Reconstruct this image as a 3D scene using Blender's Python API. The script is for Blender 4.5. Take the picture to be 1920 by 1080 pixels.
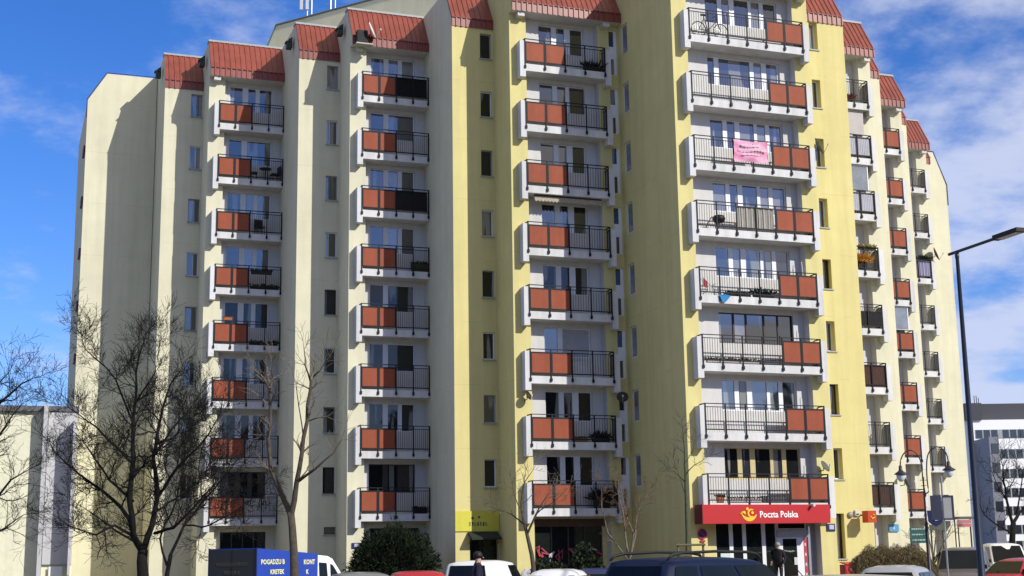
import bpy, bmesh, math, random
from mathutils import Vector, Matrix, Euler
R = math.radians
sc = bpy.context.scene
for o in list(bpy.data.objects): bpy.data.objects.remove(o)
COL = sc.collection

# ------------------------------------------------------------------ camera
FPX, PITCH, ROLL, TH = 2602.09, 0.190269, 0.015034, 0.351413
CAMZ = 1.8
cam = bpy.data.cameras.new('camera'); co = bpy.data.objects.new('camera', cam); COL.objects.link(co)
cam.sensor_width = 36.0; cam.lens = FPX * 36.0 / 1920.0; cam.clip_end = 5000; cam.clip_start = 0.3
co.location = (0, 0, CAMZ)
co.matrix_world = Matrix.Translation((0, 0, CAMZ)) @ Matrix.Rotation(math.pi / 2 + PITCH, 4, 'X') @ Matrix.Rotation(-ROLL, 4, 'Z')
sc.camera = co
# ------------------------------------------------------------------ light
SUN_AZ, SUN_EL = R(128.7), R(31.8)            # azimuth clockwise from +Y
SD = Vector((math.sin(SUN_AZ) * math.cos(SUN_EL), math.cos(SUN_AZ) * math.cos(SUN_EL), math.sin(SUN_EL)))
sl = bpy.data.lights.new('sun', 'SUN'); sl.energy = 4.25; sl.angle = R(0.5); sl.color = (1.0, 0.965, 0.89)
so = bpy.data.objects.new('sun', sl); COL.objects.link(so); so.location = (40, -40, 60)
so.rotation_euler = SD.to_track_quat('Z', 'Y').to_euler()
w = bpy.data.worlds.new('World'); sc.world = w; w.use_nodes = True
nt = w.node_tree; nt.nodes.clear()
def N(t, **k):
    n = nt.nodes.new(t)
    for a, b in k.items(): setattr(n, a, b)
    return n
def LK(a, b): nt.links.new(a, b)
out = N('ShaderNodeOutputWorld'); bg = N('ShaderNodeBackground'); bg.inputs[1].default_value = 0.112
sky = N('ShaderNodeTexSky', sky_type='NISHITA'); sky.sun_disc = False
sky.sun_elevation = SUN_EL; sky.sun_rotation = SUN_AZ; sky.altitude = 100; sky.air_density = 1.0; sky.dust_density = 0.3; sky.ozone_density = 3.0
hs = N('ShaderNodeHueSaturation'); hs.inputs['Saturation'].default_value = 1.20; hs.inputs['Value'].default_value = 1.0
tint = N('ShaderNodeMixRGB'); tint.blend_type = 'MULTIPLY'; tint.inputs[0].default_value = 1; tint.inputs[2].default_value = (.96, .985, 1.32, 1)
LK(sky.outputs[0], tint.inputs[1]); LK(tint.outputs[0], hs.inputs['Color'])
tc = N('ShaderNodeTexCoord'); sep = N('ShaderNodeSeparateXYZ'); LK(tc.outputs['Generated'], sep.inputs[0])
def M2(op, a, b=None, c=None):
    n = N('ShaderNodeMath', operation=op)
    for i, v in enumerate((a, b, c)):
        if v is None: continue
        if isinstance(v, (int, float)): n.inputs[i].default_value = v
        else: LK(v, n.inputs[i])
    return n.outputs[0]
den = M2('ADD', M2('MAXIMUM', sep.outputs[2], 0.0), 0.25)
cx = M2('DIVIDE', sep.outputs[0], den); cy = M2('DIVIDE', sep.outputs[1], den)
cmb = N('ShaderNodeCombineXYZ'); LK(cx, cmb.inputs[0]); LK(cy, cmb.inputs[1]); cmb.inputs[2].default_value = 13.1
nz = N('ShaderNodeTexNoise'); nz.inputs['Scale'].default_value = 3.6; nz.inputs['Detail'].default_value = 7; nz.inputs['Roughness'].default_value = 0.56
LK(cmb.outputs[0], nz.inputs['Vector'])
# clouds thicken towards the east (right of the view)
grad = M2('MULTIPLY', M2('SUBTRACT', M2('DIVIDE', sep.outputs[0], M2('ADD', M2('ABSOLUTE', sep.outputs[1]), 0.35)), 0.02), 0.75)
grad = M2('MINIMUM', M2('MAXIMUM', grad, -0.05), 0.105)
# and overhead, out of view: cover added to whiten the fill light
zen = M2('MULTIPLY', M2('MAXIMUM', M2('SUBTRACT', sep.outputs[2], 0.42), 0.0), 1.1)
south = M2('MULTIPLY', M2('MAXIMUM', M2('MULTIPLY', sep.outputs[1], -1.0), 0.0), -0.13)      # low southern sky is clear
cl = M2('ADD', M2('ADD', M2('ADD', nz.outputs['Fac'], grad), zen), south)
ramp = N('ShaderNodeValToRGB'); ramp.color_ramp.interpolation = 'EASE'
ramp.color_ramp.elements[0].position = 0.475; ramp.color_ramp.elements[0].color = (0, 0, 0, 1)
ramp.color_ramp.elements[1].position = 0.69; ramp.color_ramp.elements[1].color = (0.86, 0.86, 0.86, 1)
LK(cl, ramp.inputs[0])
# sunward clouds are tinted whiter and warmer, to warm the fill in shade
dt = N('ShaderNodeVectorMath', operation='DOT_PRODUCT'); LK(tc.outputs['Generated'], dt.inputs[0]); dt.inputs[1].default_value = SD
cw = M2('MINIMUM', M2('MAXIMUM', M2('MULTIPLY', M2('ADD', dt.outputs['Value'], 0.15), 1.3), 0.0), 1.0)
ccol = N('ShaderNodeMixRGB'); LK(cw, ccol.inputs[0]); ccol.inputs[1].default_value = (5.3, 5.8, 7.6, 1); ccol.inputs[2].default_value = (6.4, 5.6, 4.3, 1)
mix = N('ShaderNodeMixRGB'); LK(ramp.outputs[0], mix.inputs[0]); LK(hs.outputs[0], mix.inputs[1]); LK(ccol.outputs[0], mix.inputs[2])
LK(mix.outputs[0], bg.inputs[0]); LK(bg.outputs[0], out.inputs[0])
vs = sc.view_settings; vs.view_transform = 'Standard'; vs.look = 'None'; vs.gamma = 1.0; vs.exposure = 0.12
try: vs.use_curve_mapping = False
except Exception: pass

# ------------------------------------------------------------------ helpers
O = Vector((12.8784, 57.4129, 0)); U = Vector((math.cos(TH), math.sin(TH), 0)); NN = Vector((math.sin(TH), -math.cos(TH), 0))
def ray(px, py):
    a = px - 960; b = 540 - py; cr, sr = math.cos(ROLL), math.sin(ROLL)
    u = (a * cr + b * sr) / FPX; v = (-a * sr + b * cr) / FPX
    c, s = math.cos(PITCH), math.sin(PITCH)
    return Vector((u, c - v * s, s + v * c))
def at(px, py, D):                       # the point D metres away (northward) along a sight line of the survey photograph
    d = ray(px, py); return Vector((0, 0, CAMZ)) + d * (D / d.y)
def gp(px, D):                           # ground point
    p = at(px, 1040, D); return Vector((p.x, p.y, 0))
def S2W(s, t, z): return O + U * s + NN * t + Vector((0, 0, z))

MATS = {}
def mat(name, color, rough=0.8, metal=0.0, var=0.10, scale=3.0, bump=0.0, bscale=60, spec=0.3, coat=0.0, stain=0.0, emit=None, tint=None, grime=0.0):
    if name in MATS: return MATS[name]
    m = bpy.data.materials.new(name); m.use_nodes = True; t = m.node_tree; b = t.nodes['Principled BSDF']
    def n(ty): return t.nodes.new(ty)
    g = n('ShaderNodeNewGeometry')
    t1 = n('ShaderNodeTexNoise'); t1.inputs['Scale'].default_value = scale; t1.inputs['Detail'].default_value = 6; t1.inputs['Roughness'].default_value = 0.6
    t.links.new(g.outputs['Position'], t1.inputs['Vector'])
    r = n('ShaderNodeValToRGB'); r.color_ramp.elements[0].position = 0.3; r.color_ramp.elements[1].position = 0.72
    c = color; c2 = tint or c
    r.color_ramp.elements[0].color = (c[0] * (1 - var), c[1] * (1 - var), c[2] * (1 - var), 1)
    r.color_ramp.elements[1].color = (min(1, c2[0] * (1 + var * .6)), min(1, c2[1] * (1 + var * .6)), min(1, c2[2] * (1 + var * .6)), 1)
    t.links.new(t1.outputs['Fac'], r.inputs[0]); last = r.outputs[0]
    if stain:
        mp = n('ShaderNodeMapping'); mp.inputs['Scale'].default_value = (1.6, 1.6, 0.09); t.links.new(g.outputs['Position'], mp.inputs[0])
        t2 = n('ShaderNodeTexNoise'); t2.inputs['Scale'].default_value = 1.7; t2.inputs['Detail'].default_value = 8; t2.inputs['Roughness'].default_value = .62; t.links.new(mp.outputs[0], t2.inputs['Vector'])
        r2 = n('ShaderNodeValToRGB'); r2.color_ramp.elements[0].position = 0.34; r2.color_ramp.elements[1].position = 0.60
        r2.color_ramp.elements[0].color = (1 - stain, 1 - stain * 1.04, 1 - stain * 1.12, 1); r2.color_ramp.elements[1].color = (1, 1, 1, 1)
        t.links.new(t2.outputs['Fac'], r2.inputs[0])
        mx = n('ShaderNodeMixRGB'); mx.blend_type = 'MULTIPLY'; mx.inputs[0].default_value = 1; t.links.new(last, mx.inputs[1]); t.links.new(r2.outputs[0], mx.inputs[2]); last = mx.outputs[0]
        t4 = n('ShaderNodeTexNoise'); t4.inputs['Scale'].default_value = .35; t4.inputs['Detail'].default_value = 5; t.links.new(g.outputs['Position'], t4.inputs['Vector'])
        r4 = n('ShaderNodeValToRGB'); r4.color_ramp.elements[0].position = 0.35; r4.color_ramp.elements[1].position = 0.65
        r4.color_ramp.elements[0].color = (1 - stain * .7, 1 - stain * .7, 1 - stain * .75, 1); r4.color_ramp.elements[1].color = (1, 1, 1, 1)
        t.links.new(t4.outputs['Fac'], r4.inputs[0])
        mx = n('ShaderNodeMixRGB'); mx.blend_type = 'MULTIPLY'; mx.inputs[0].default_value = 1; t.links.new(last, mx.inputs[1]); t.links.new(r4.outputs[0], mx.inputs[2]); last = mx.outputs[0]
    if stain and name.endswith('stucco'):
        sx = n('ShaderNodeSeparateXYZ'); t.links.new(g.outputs['Position'], sx.inputs[0])
        def mm(op, a, bb):
            q = n('ShaderNodeMath'); q.operation = op
            for i, v in enumerate((a, bb)):
                if isinstance(v, (int, float)): q.inputs[i].default_value = v
                else: t.links.new(v, q.inputs[i])
            return q.outputs[0]
        fz = mm('FRACT', mm('DIVIDE', mm('ADD', sx.outputs[2], 0.62), 2.8), 0); ln = mm('LESS_THAN', mm('ABSOLUTE', mm('SUBTRACT', fz, .5), 0), .006)
        t5 = n('ShaderNodeTexNoise'); t5.inputs['Scale'].default_value = 1.1; t.links.new(g.outputs['Position'], t5.inputs['Vector'])
        fac = mm('MULTIPLY', ln, mm('MULTIPLY', mm('GREATER_THAN', t5.outputs['Fac'], .47), .12))
        mx = n('ShaderNodeMixRGB'); t.links.new(fac, mx.inputs[0]); t.links.new(last, mx.inputs[1]); mx.inputs[2].default_value = (.12, .11, .09, 1); last = mx.outputs[0]
    t.links.new(last, b.inputs['Base Color'])
    b.inputs['Roughness'].default_value = rough; b.inputs['Metallic'].default_value = metal
    b.inputs['Specular IOR Level'].default_value = spec; b.inputs['Coat Weight'].default_value = coat
    if coat: b.inputs['Coat Roughness'].default_value = 0.06
    if bump:
        t3 = n('ShaderNodeTexNoise'); t3.inputs['Scale'].default_value = bscale; t3.inputs['Detail'].default_value = 4; t.links.new(g.outputs['Position'], t3.inputs['Vector'])
        bp = n('ShaderNodeBump'); bp.inputs['Strength'].default_value = bump; bp.inputs['Distance'].default_value = 0.02
        t.links.new(t3.outputs['Fac'], bp.inputs['Height']); t.links.new(bp.outputs[0], b.inputs['Normal'])
    if emit: b.inputs['Emission Color'].default_value = (*emit, 1); b.inputs['Emission Strength'].default_value = 1
    MATS[name] = m; return m
def glass(name, color, ior=1.9, rough=0.03, folds=0.0, bands=0.0):
    """window pane: what stands behind the glass (dark room, curtain, blind) under a reflecting sheet, slightly wavy"""
    m = mat(name, color, rough=.6, var=.25, scale=2.2, spec=0.0)
    t = m.node_tree; b = t.nodes['Principled BSDF']; b.inputs['Coat Weight'].default_value = 1.0; b.inputs['Coat IOR'].default_value = ior; b.inputs['Coat Roughness'].default_value = rough
    g = t.nodes.new('ShaderNodeNewGeometry')
    tx = t.nodes.new('ShaderNodeTexNoise'); tx.inputs['Scale'].default_value = 1.3; tx.inputs['Detail'].default_value = 1; t.links.new(g.outputs['Position'], tx.inputs['Vector'])
    bp = t.nodes.new('ShaderNodeBump'); bp.inputs['Strength'].default_value = .12; bp.inputs['Distance'].default_value = .03; t.links.new(tx.outputs['Fac'], bp.inputs['Height']); t.links.new(bp.outputs[0], b.inputs['Coat Normal'])
    if bands:
        mpb = t.nodes.new('ShaderNodeMapping'); mpb.inputs['Scale'].default_value = (1.7, 1.7, .12); t.links.new(g.outputs['Position'], mpb.inputs[0])
        nb = t.nodes.new('ShaderNodeTexNoise'); nb.inputs['Scale'].default_value = 1.4; nb.inputs['Detail'].default_value = 1; t.links.new(mpb.outputs[0], nb.inputs['Vector'])
        rb = t.nodes.new('ShaderNodeValToRGB'); rb.color_ramp.elements[0].position = bands; rb.color_ramp.elements[1].position = bands + .025
        t.links.new(nb.outputs['Fac'], rb.inputs[0]); mx = t.nodes.new('ShaderNodeMixRGB'); t.links.new(rb.outputs[0], mx.inputs[0]); mx.inputs[2].default_value = (.20, .195, .18, 1)
        old = b.inputs['Base Color'].links[0].from_socket; t.links.new(old, mx.inputs[1]); t.links.new(mx.outputs[0], b.inputs['Base Color'])
    if folds:
        mp = t.nodes.new('ShaderNodeMapping'); mp.inputs['Scale'].default_value = (9, 9, .25); t.links.new(g.outputs['Position'], mp.inputs[0])
        wv = t.nodes.new('ShaderNodeTexNoise'); wv.inputs['Scale'].default_value = 2.2; wv.inputs['Detail'].default_value = 2; t.links.new(mp.outputs[0], wv.inputs['Vector'])
        b2 = t.nodes.new('ShaderNodeBump'); b2.inputs['Strength'].default_value = folds; b2.inputs['Distance'].default_value = .06; t.links.new(wv.outputs['Fac'], b2.inputs['Height']); t.links.new(b2.outputs[0], b.inputs['Normal'])
    return m
cream = mat('cream_stucco', (.675, .645, .475), rough=.95, var=.05, scale=1.2, bump=.25, bscale=45, stain=.085)
yellow = mat('yellow_stucco', (.665, .59, .265), rough=.95, var=.05, scale=1.2, bump=.25, bscale=45, stain=.085)
white = mat('white_render', (.62, .605, .585), rough=.9, var=.04, scale=2, bump=.1, stain=.09)
slabm = mat('white_slab_paint', (.67, .67, .68), rough=.8, var=.06, scale=3, stain=.17)
frame_w = mat('white_window_frame', (.74, .75, .77), rough=.45, var=.03)
frame_g = mat('grey_window_frame', (.30, .30, .31), rough=.5)
frame_b = mat('brown_window_frame', (.05, .035, .028), rough=.5)
frame_y = mat('ochre_window_frame', (.55, .45, .22), rough=.5)
redroof = mat('red_sheet_metal', (.285, .064, .044), rough=.40, var=.16, scale=1.4, spec=.5, stain=.22)
reddark = mat('dark_red_trim', (.16, .03, .025), rough=.5)
flash = mat('zinc_flashing', (.34, .36, .35), rough=.5)
panelm = mat('terracotta_panel', (.315, .083, .043), rough=.6, var=.08, spec=.15, stain=.14)
iron = mat('charcoal_railing_paint', (.010, .011, .016), rough=.6, spec=.25)
g_dark = glass('glass_dark_room', (.010, .012, .014), ior=2.3, bands=.60)
g_mid = glass('glass_net_curtain', (.028, .033, .045), ior=2.3, folds=.5, bands=.52)
g_pale = glass('glass_pale_curtain', (.20, .20, .215), ior=2.2, folds=.7)
g_dim = glass('glass_dark_room_dim_reflection', (.012, .013, .014), ior=1.55, bands=.575)  # same dark room, with the sky reflection dimmed in the glass itself
g_shop = glass('glass_shop', (.012, .016, .015), ior=1.5)
blindm = mat('grey_roller_blind', (.42, .41, .42), rough=.8)
tyre = mat('tyre_rubber', (.02, .02, .02), rough=.9)
rimm = mat('alloy_rim', (.45, .45, .46), rough=.3, metal=.8)
carglass = glass('car_glass', (.008, .010, .011), ior=1.42)
carglass.node_tree.nodes['Principled BSDF'].inputs['Coat Weight'].default_value = .6
lamp_red = mat('tail_lamp_red', (.35, .01, .01), rough=.2)
lamp_clear = mat('head_lamp_clear', (.6, .62, .65), rough=.1)
black = mat('black_plastic', (.012, .012, .014), rough=.55)
bark = mat('dark_bark', (.010, .009, .0085), rough=.95, var=.35, scale=14, bump=.7, bscale=40)
bark2 = mat('grey_brown_bark', (.085, .07, .055), rough=.95, var=.35, scale=9, bump=.7, bscale=40)
bark3 = mat('pale_twig_bark', (.16, .135, .10), rough=.95, var=.3, scale=9)
greenw = mat('greenish_bark', (.06, .07, .04), rough=.95, var=.3, scale=9)
conif = mat('dark_conifer_needles', (.008, .013, .008), rough=.9, var=.5, scale=1.5, spec=.15, tint=(.017, .026, .012))
leafg = mat('dark_shrub_leaves', (.012, .02, .010), rough=.8, var=.4, scale=2, tint=(.035, .05, .02))
hedgem = mat('brown_hedge_twigs', (.13, .095, .045), rough=.95, var=.35, scale=3, tint=(.17, .13, .06))

class MB:
    def __init__(s): s.v = []; s.f = []; s.m = []
    def poly(s, pts, m=0):
        b = len(s.v); s.v += [tuple(p) for p in pts]; s.f.append(tuple(range(b, b + len(pts)))); s.m.append(m)
    def box(s, x0, x1, y0, y1, z0, z1, m=0, M=None):
        b = len(s.v); P = [Vector((x, y, z)) for z in (z0, z1) for y in (y0, y1) for x in (x0, x1)]
        if M: P = [M @ p for p in P]
        s.v += [tuple(p) for p in P]
        for q in ((0, 2, 3, 1), (4, 5, 7, 6), (0, 1, 5, 4), (2, 6, 7, 3), (0, 4, 6, 2), (1, 3, 7, 5)):
            s.f.append(tuple(b + i for i in q)); s.m.append(m)
    def prism(s, pts, d, m=0):                 # closed polygon extruded by vector d
        d = Vector(d); P = [Vector(p) for p in pts]; n = len(P); b = len(s.v)
        s.v += [tuple(p) for p in P] + [tuple(p + d) for p in P]
        s.f.append(tuple(b + i for i in range(n - 1, -1, -1))); s.m.append(m)
        s.f.append(tuple(b + n + i for i in range(n))); s.m.append(m)
        for i in range(n):
            j = (i + 1) % n; s.f.append((b + i, b + j, b + n + j, b + n + i)); s.m.append(m)
    def tube(s, pts, rad, n=5, m=0, cap=True):
        P = [Vector(p) for p in pts]; k = len(P)
        if not hasattr(rad, '__len__'): rad = [rad] * k
        b = len(s.v); up = None
        for i, p in enumerate(P):
            d = (P[min(i + 1, k - 1)] - P[max(i - 1, 0)])
            if d.length < 1e-9: d = Vector((0, 0, 1))
            d.normalize()
            if up is None or abs(d.dot(up)) > .97: up = Vector((0, 0, 1)) if abs(d.z) < .9 else Vector((1, 0, 0))
            x = d.cross(up).normalized(); y = d.cross(x)
            for j in range(n):
                a = 2 * math.pi * j / n; q = p + (x * math.cos(a) + y * math.sin(a)) * rad[i]; s.v.append(tuple(q))
        for i in range(k - 1):
            for j in range(n):
                jj = (j + 1) % n; s.f.append((b + i * n + j, b + i * n + jj, b + (i + 1) * n + jj, b + (i + 1) * n + j)); s.m.append(m)
        if cap and n > 2:
            s.f.append(tuple(b + j for j in range(n - 1, -1, -1))); s.m.append(m)
            s.f.append(tuple(b + (k - 1) * n + j for j in range(n))); s.m.append(m)
    def lathe(s, prof, c=(0, 0, 0), n=12, m=0, axis='Z'):
        b = len(s.v); c = Vector(c)
        for r, z in prof:
            for j in range(n):
                a = 2 * math.pi * j / n; q = (r * math.cos(a), r * math.sin(a), z)
                if axis == 'Y': q = (q[0], q[2], q[1])
                if axis == 'X': q = (q[2], q[0], q[1])
                s.v.append(tuple(c + Vector(q)))
        for i in range(len(prof) - 1):
            for j in range(n):
                jj = (j + 1) % n; s.f.append((b + i * n + j, b + i * n + jj, b + (i + 1) * n + jj, b + (i + 1) * n + j)); s.m.append(m)
        if prof[0][0] > 1e-4: s.f.append(tuple(b + j for j in range(n - 1, -1, -1))); s.m.append(m)
        if prof[-1][0] > 1e-4: s.f.append(tuple(b + (len(prof) - 1) * n + j for j in range(n))); s.m.append(m)
    def mesh(s, name, mats):
        me = bpy.data.meshes.new(name); me.from_pydata(s.v, [], s.f)
        for m in (mats if isinstance(mats, (list, tuple)) else [mats]): me.materials.append(m)
        me.polygons.foreach_set('material_index', s.m); me.update(); return me
    def build(s, name, mats, parent=None, smooth=False, fix=False, loc=None):
        me = s.mesh(name, mats)
        if fix:
            bm = bmesh.new(); bm.from_mesh(me); bmesh.ops.recalc_face_normals(bm, faces=bm.faces); bm.to_mesh(me); bm.free()
        if smooth: me.polygons.foreach_set('use_smooth', [True] * len(me.polygons))
        return inst(name, me, parent, loc)
def inst(name, me, parent=None, loc=None, rz=0):
    o = bpy.data.objects.new(name, me); COL.objects.link(o)
    if parent: o.parent = parent
    if loc is not None: o.location = loc
    if rz: o.rotation_euler = (0, 0, rz)
    return o
def tag(o, label=None, cat=None, group=None, kind=None):
    if label: o['label'] = label
    if cat: o['category'] = cat
    if group: o['group'] = group
    if kind: o['kind'] = kind
    return o
def thing(name, label, cat, loc=(0, 0, 0), rz=0, group=None):
    o = bpy.data.objects.new(name, None); COL.objects.link(o); o.location = loc; o.rotation_euler = (0, 0, rz); o.empty_display_size = .3
    return tag(o, label, cat, group)
def text_mesh(txt, size, ext=.004, bold=0.0, align='LEFT', sx=1.0):
    cu = bpy.data.curves.new('t', 'FONT'); cu.body = txt; cu.size = size; cu.extrude = ext; cu.offset = bold; cu.align_x = align; cu.resolution_u = 2
    o = bpy.data.objects.new('t', cu); COL.objects.link(o); o.scale = (sx, 1, 1)
    dg = bpy.context.evaluated_depsgraph_get(); me = bpy.data.meshes.new_from_object(o.evaluated_get(dg))
    bpy.data.objects.remove(o)
    for v in me.vertices: v.co.x *= sx
    return me
def rfl(a, b): return random.uniform(a, b)
random.seed(7)

# ------------------------------------------------------------------ ground
asphalt = mat('concrete_setts', (.20, .185, .16), rough=.95, var=.25, scale=1.5, bump=.4, bscale=90, stain=.0)
pave = mat('concrete_paving', (.26, .25, .235), rough=.95, var=.15, scale=2, bump=.3)
grassm = mat('winter_grass', (.15, .135, .07), rough=1, var=.4, scale=2.5, bump=.8, bscale=30, tint=(.18, .15, .085))
def sheet(name, pts, z, m, thick=0):
    mb = MB()
    if thick: mb.prism([(x, y, z - thick) for x, y in pts], (0, 0, thick))
    else: mb.poly([(x, y, z) for x, y in pts])
    return tag(mb.build(name, m, fix=True), kind='structure')
sheet('ground', [(-1500, -900), (1500, -900), (1500, 2200), (-1500, 2200)], 0, grassm)
sheet('parking_lot', [(-70, 6), (70, 6), (70, 50), (-70, 50)], .006, asphalt)
sheet('pavement', [(-70, 50.2), (70, 50.2), (70, 53), (-70, 53)], .12, pave, .3)
sheet('kerb', [(-70, 50), (70, 50), (70, 50.2), (-70, 50.2)], .14, mat('kerb_stone', (.33, .33, .32), var=.1), .3)
sheet('near_pavement', [(-70, -6), (70, -6), (70, 5.7), (-70, 5.7)], .05, pave, .3)
line = mat('road_marking_white', (.6, .6, .58), rough=.8, var=.2)
mk = MB()
for i in range(-12, 13):
    x = i * 2.6; mk.poly([(x, 44.5, .010), (x + .12, 44.5, .010), (x + .12, 49.5, .010), (x, 49.5, .010)])
tag(mk.build('parking_bay_lines', line), kind='structure')

# ------------------------------------------------------------------ the apartment building
ZR = lambda k: 24.486 - 2.8 * k          # top of the balcony handrail, k = 0 at the top floor
ZF, ZL, ZT = 25.76, 26.19, 27.9          # bottom of roof fascia, fold line, ridge
B = thing('apartment_building', 'stepped cream and yellow apartment block with red metal mansard roofs and stacked balconies', 'building', O, TH)
def L(s, t, z): return (s, -t, z)
def wall_front(mb, s0, s1, z0, z1, t, holes, depth=.14, m=0, mr=None):
    """front face with real openings and reveals"""
    ss = sorted({s0, s1, *[h[0] for h in holes], *[h[1] for h in holes]}); zz = sorted({z0, z1, *[h[2] for h in holes], *[h[3] for h in holes]})
    for a, b in zip(ss, ss[1:]):
        run = None
        for c, d in zip(zz, zz[1:]):
            ins = any(h[0] <= (a + b) / 2 <= h[1] and h[2] <= (c + d) / 2 <= h[3] for h in holes)
            if not ins: run = (run[0], d) if run else (c, d)
            if (ins or d == zz[-1]) and run:
                mb.poly([L(a, t, run[0]), L(b, t, run[0]), L(b, t, run[1]), L(a, t, run[1])], m); run = None
    mr = m if mr is None else mr
    for h in holes:
        a, b, c, d = h[:4]; dp = h[4] if len(h) > 4 else depth; q = t - dp
        mb.poly([L(a, t, c), L(a, q, c), L(a, q, d), L(a, t, d)], mr); mb.poly([L(b, t, c), L(b, t, d), L(b, q, d), L(b, q, c)], mr)
        mb.poly([L(a, t, d), L(a, q, d), L(b, q, d), L(b, t, d)], mr); mb.poly([L(a, t, c), L(b, t, c), L(b, q, c), L(a, q, c)], mr)
def flank(mb, s, tp, tf, back, m=0, z0=0):
    """gable-profiled side wall at s; tf = roof front (== tp when the roof does not overhang)"""
    P = [L(s, tp, z0)]
    if tf != tp: P += [L(s, tp, ZF + .02), L(s, tf, ZF + .02)]
    P += [L(s, tf, ZL), L(s, tf - 1.02, ZT - .02), L(s, back, ZT - .02), L(s, back, z0)]
    mb.poly(P, m)
def rib_roof(s0, s1, tf, mid=False):
    """mansard strip of ribbed sheet: vertical fascia, slope, ridge flashing"""
    mb = MB(); n = max(3, int((s1 - s0) / .25)); w = (s1 - s0) / n; e = .045
    prof = [(tf + .03, ZF), (tf + .03, ZL), (tf - 1.02 + .03, ZT)]
    def strip(a, b, off):
        pts = [L(a, t + off, z) for t, z in prof]; pts2 = [L(b, t + off, z) for t, z in prof]
        for i in range(2): mb.poly([pts[i], pts2[i], pts2[i + 1], pts[i + 1]])
    for i in range(n):
        a = s0 + i * w; strip(a, a + w * .62, 0); strip(a + w * .70, a + w * .92, e)
        for x0, x1, o0, o1 in ((a + w * .62, a + w * .70, 0, e), (a + w * .92, a + w, e, 0)):
            for j in range(2):
                (t0, z0), (t1, z1) = prof[j], prof[j + 1]
                mb.poly([L(x0, t0 + o0, z0), L(x1, t0 + o1, z0), L(x1, t1 + o1, z1), L(x0, t1 + o0, z1)])
    for s in (s0, s1):
        mb.poly([L(s, tf + .03, ZF), L(s, tf + .03, ZL), L(s, tf - .99, ZT), L(s, tf - 1.1, ZT), L(s, tf - .1, ZL), L(s, tf - .05, ZF)])
    r = mb.build('mansard_roof', redroof, B)
    f = MB(); f.box(s0 - .03, s1 + .03, -(tf - .93), -(tf - 1.5), ZT - .01, ZT + .09); f.build('ridge_flashing', flash, r)
    f = MB(); f.box(s0 - .01, s1 + .01, -(tf + .075), -(tf + .03), ZL - .025, ZL + .02); f.build('fold_strip', reddark, r)
    return r
def top_deck(mb, s0, s1, tf, back, m=0): mb.poly([L(s0, tf - 1.0, ZT - .03), L(s1, tf - 1.0, ZT - .03), L(s1, back, ZT - .03), L(s0, back, ZT - .03)], m)
def soffit(mb, s0, s1, tf, tb, m): mb.poly([L(s0, tf, ZF + .01), L(s1, tf, ZF + .01), L(s1, tb, ZF + .01), L(s0, tb, ZF + .01)], m)
RB = random.Random(11)
def pane_mat(k, left):
    r = RB.random()
    if k >= 4: return g_dim if r < .8 else g_mid
    return g_dark if r < .55 else (g_mid if r < .85 else g_pale)
def make_window(name, s0, s1, z0, z1, t, panes, fm=frame_w, sill=True, pm=None, k=0, mull=.05, fr=.06, proud=.0):
    """t = plane of the frame front; panes = list of (a,b,c,d) openings"""
    mb = MB(); ss = sorted({s0, s1, *[p[0] for p in panes], *[p[1] for p in panes]}); zz = sorted({z0, z1, *[p[2] for p in panes], *[p[3] for p in panes]})
    for a, b in zip(ss, ss[1:]):
        for c, d in zip(zz, zz[1:]):
            if any(p[0] <= (a + b) / 2 <= p[1] and p[2] <= (c + d) / 2 <= p[3] for p in panes): continue
            mb.box(a, b, -t, -(t - fr), c, d)
    o = mb.build(name, fm, B)
    for i, p in enumerate(panes):
        q = MB(); q.poly([L(p[0], t - .04, p[2]), L(p[1], t - .04, p[2]), L(p[1], t - .04, p[3]), L(p[0], t - .04, p[3])])
        q.build('pane', (pm[i] if isinstance(pm, list) else pm) or pane_mat(k, p[0]), o)
    if sill:
        q = MB(); q.box(s0 - .04, s1 + .04, -(t + .18), -t, z0 - .05, z0 - .005); q.build('sill', flash, o)
    return o
# --- window columns: (s0, s1, t, window s0, s1, front material, left flank material, back)
WINCOLS = [('winC', -25.0, -23.04, -20.73, -23.66, -23.08, cream, cream), ('winA', -19.3, -17.28, -14.4, -17.92, -17.36, cream, cream),
           ('winB', -13.5, -11.5, -8.1, -12.15, -11.60, yellow, cream)]
for nm, s0, s1, t, a, b, fm, lm in WINCOLS:
    mb = MB(); H = [(a, b, ZR(k) - .16, ZR(k) + 1.06, .16) for k in range(8)]
    if nm == 'winA': H.append((-17.84, -17.2, 2.88, 3.2, .16))
    if nm == 'winB': H.append((-12.85, -11.55, .16, 2.55, .3))
    wall_front(mb, s0, s1, 0, ZF + .05, t, H, m=0); flank(mb, s0, t, t, t - 9, 1); top_deck(mb, s0, s1, t, t - 9, 1)
    mb.build('wall', [fm, lm], B); rib_roof(s0, s1, t)
    for k in range(8):
        z0, z1 = ZR(k) - .16, ZR(k) + 1.06; mid = a + (b - a) * .42
        wr_ = RB.random(); pmw = None
        if nm == 'winB': P = [(a + .04, b - .05, z0 + .05, z1 - .05)]; pmw = g_dim if k not in (3, 6) else g_mid
        else:
            f_ = (.58 if nm == 'winC' else .27); mid = a + .04 + (b - a - .08) * f_
            P = [(a + .04, mid - .012, z0 + .05, z1 - .05), (mid + .012, b - .04, z0 + .05, z1 - .05)]; pmw = [g_pale if wr_ < .35 else g_mid, g_dark]
            if nm == 'winA' and k > 3: P = [(a + .04, b - .04, z0 + .05, z1 - .05)]; pmw = g_dim
        make_window('window', a, b, z0, z1, t - .10, P, k=k, pm=pmw, fm=(frame_w if k % 2 else frame_g) if (nm != 'winA' or k not in (4, 7)) else frame_b)
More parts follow.
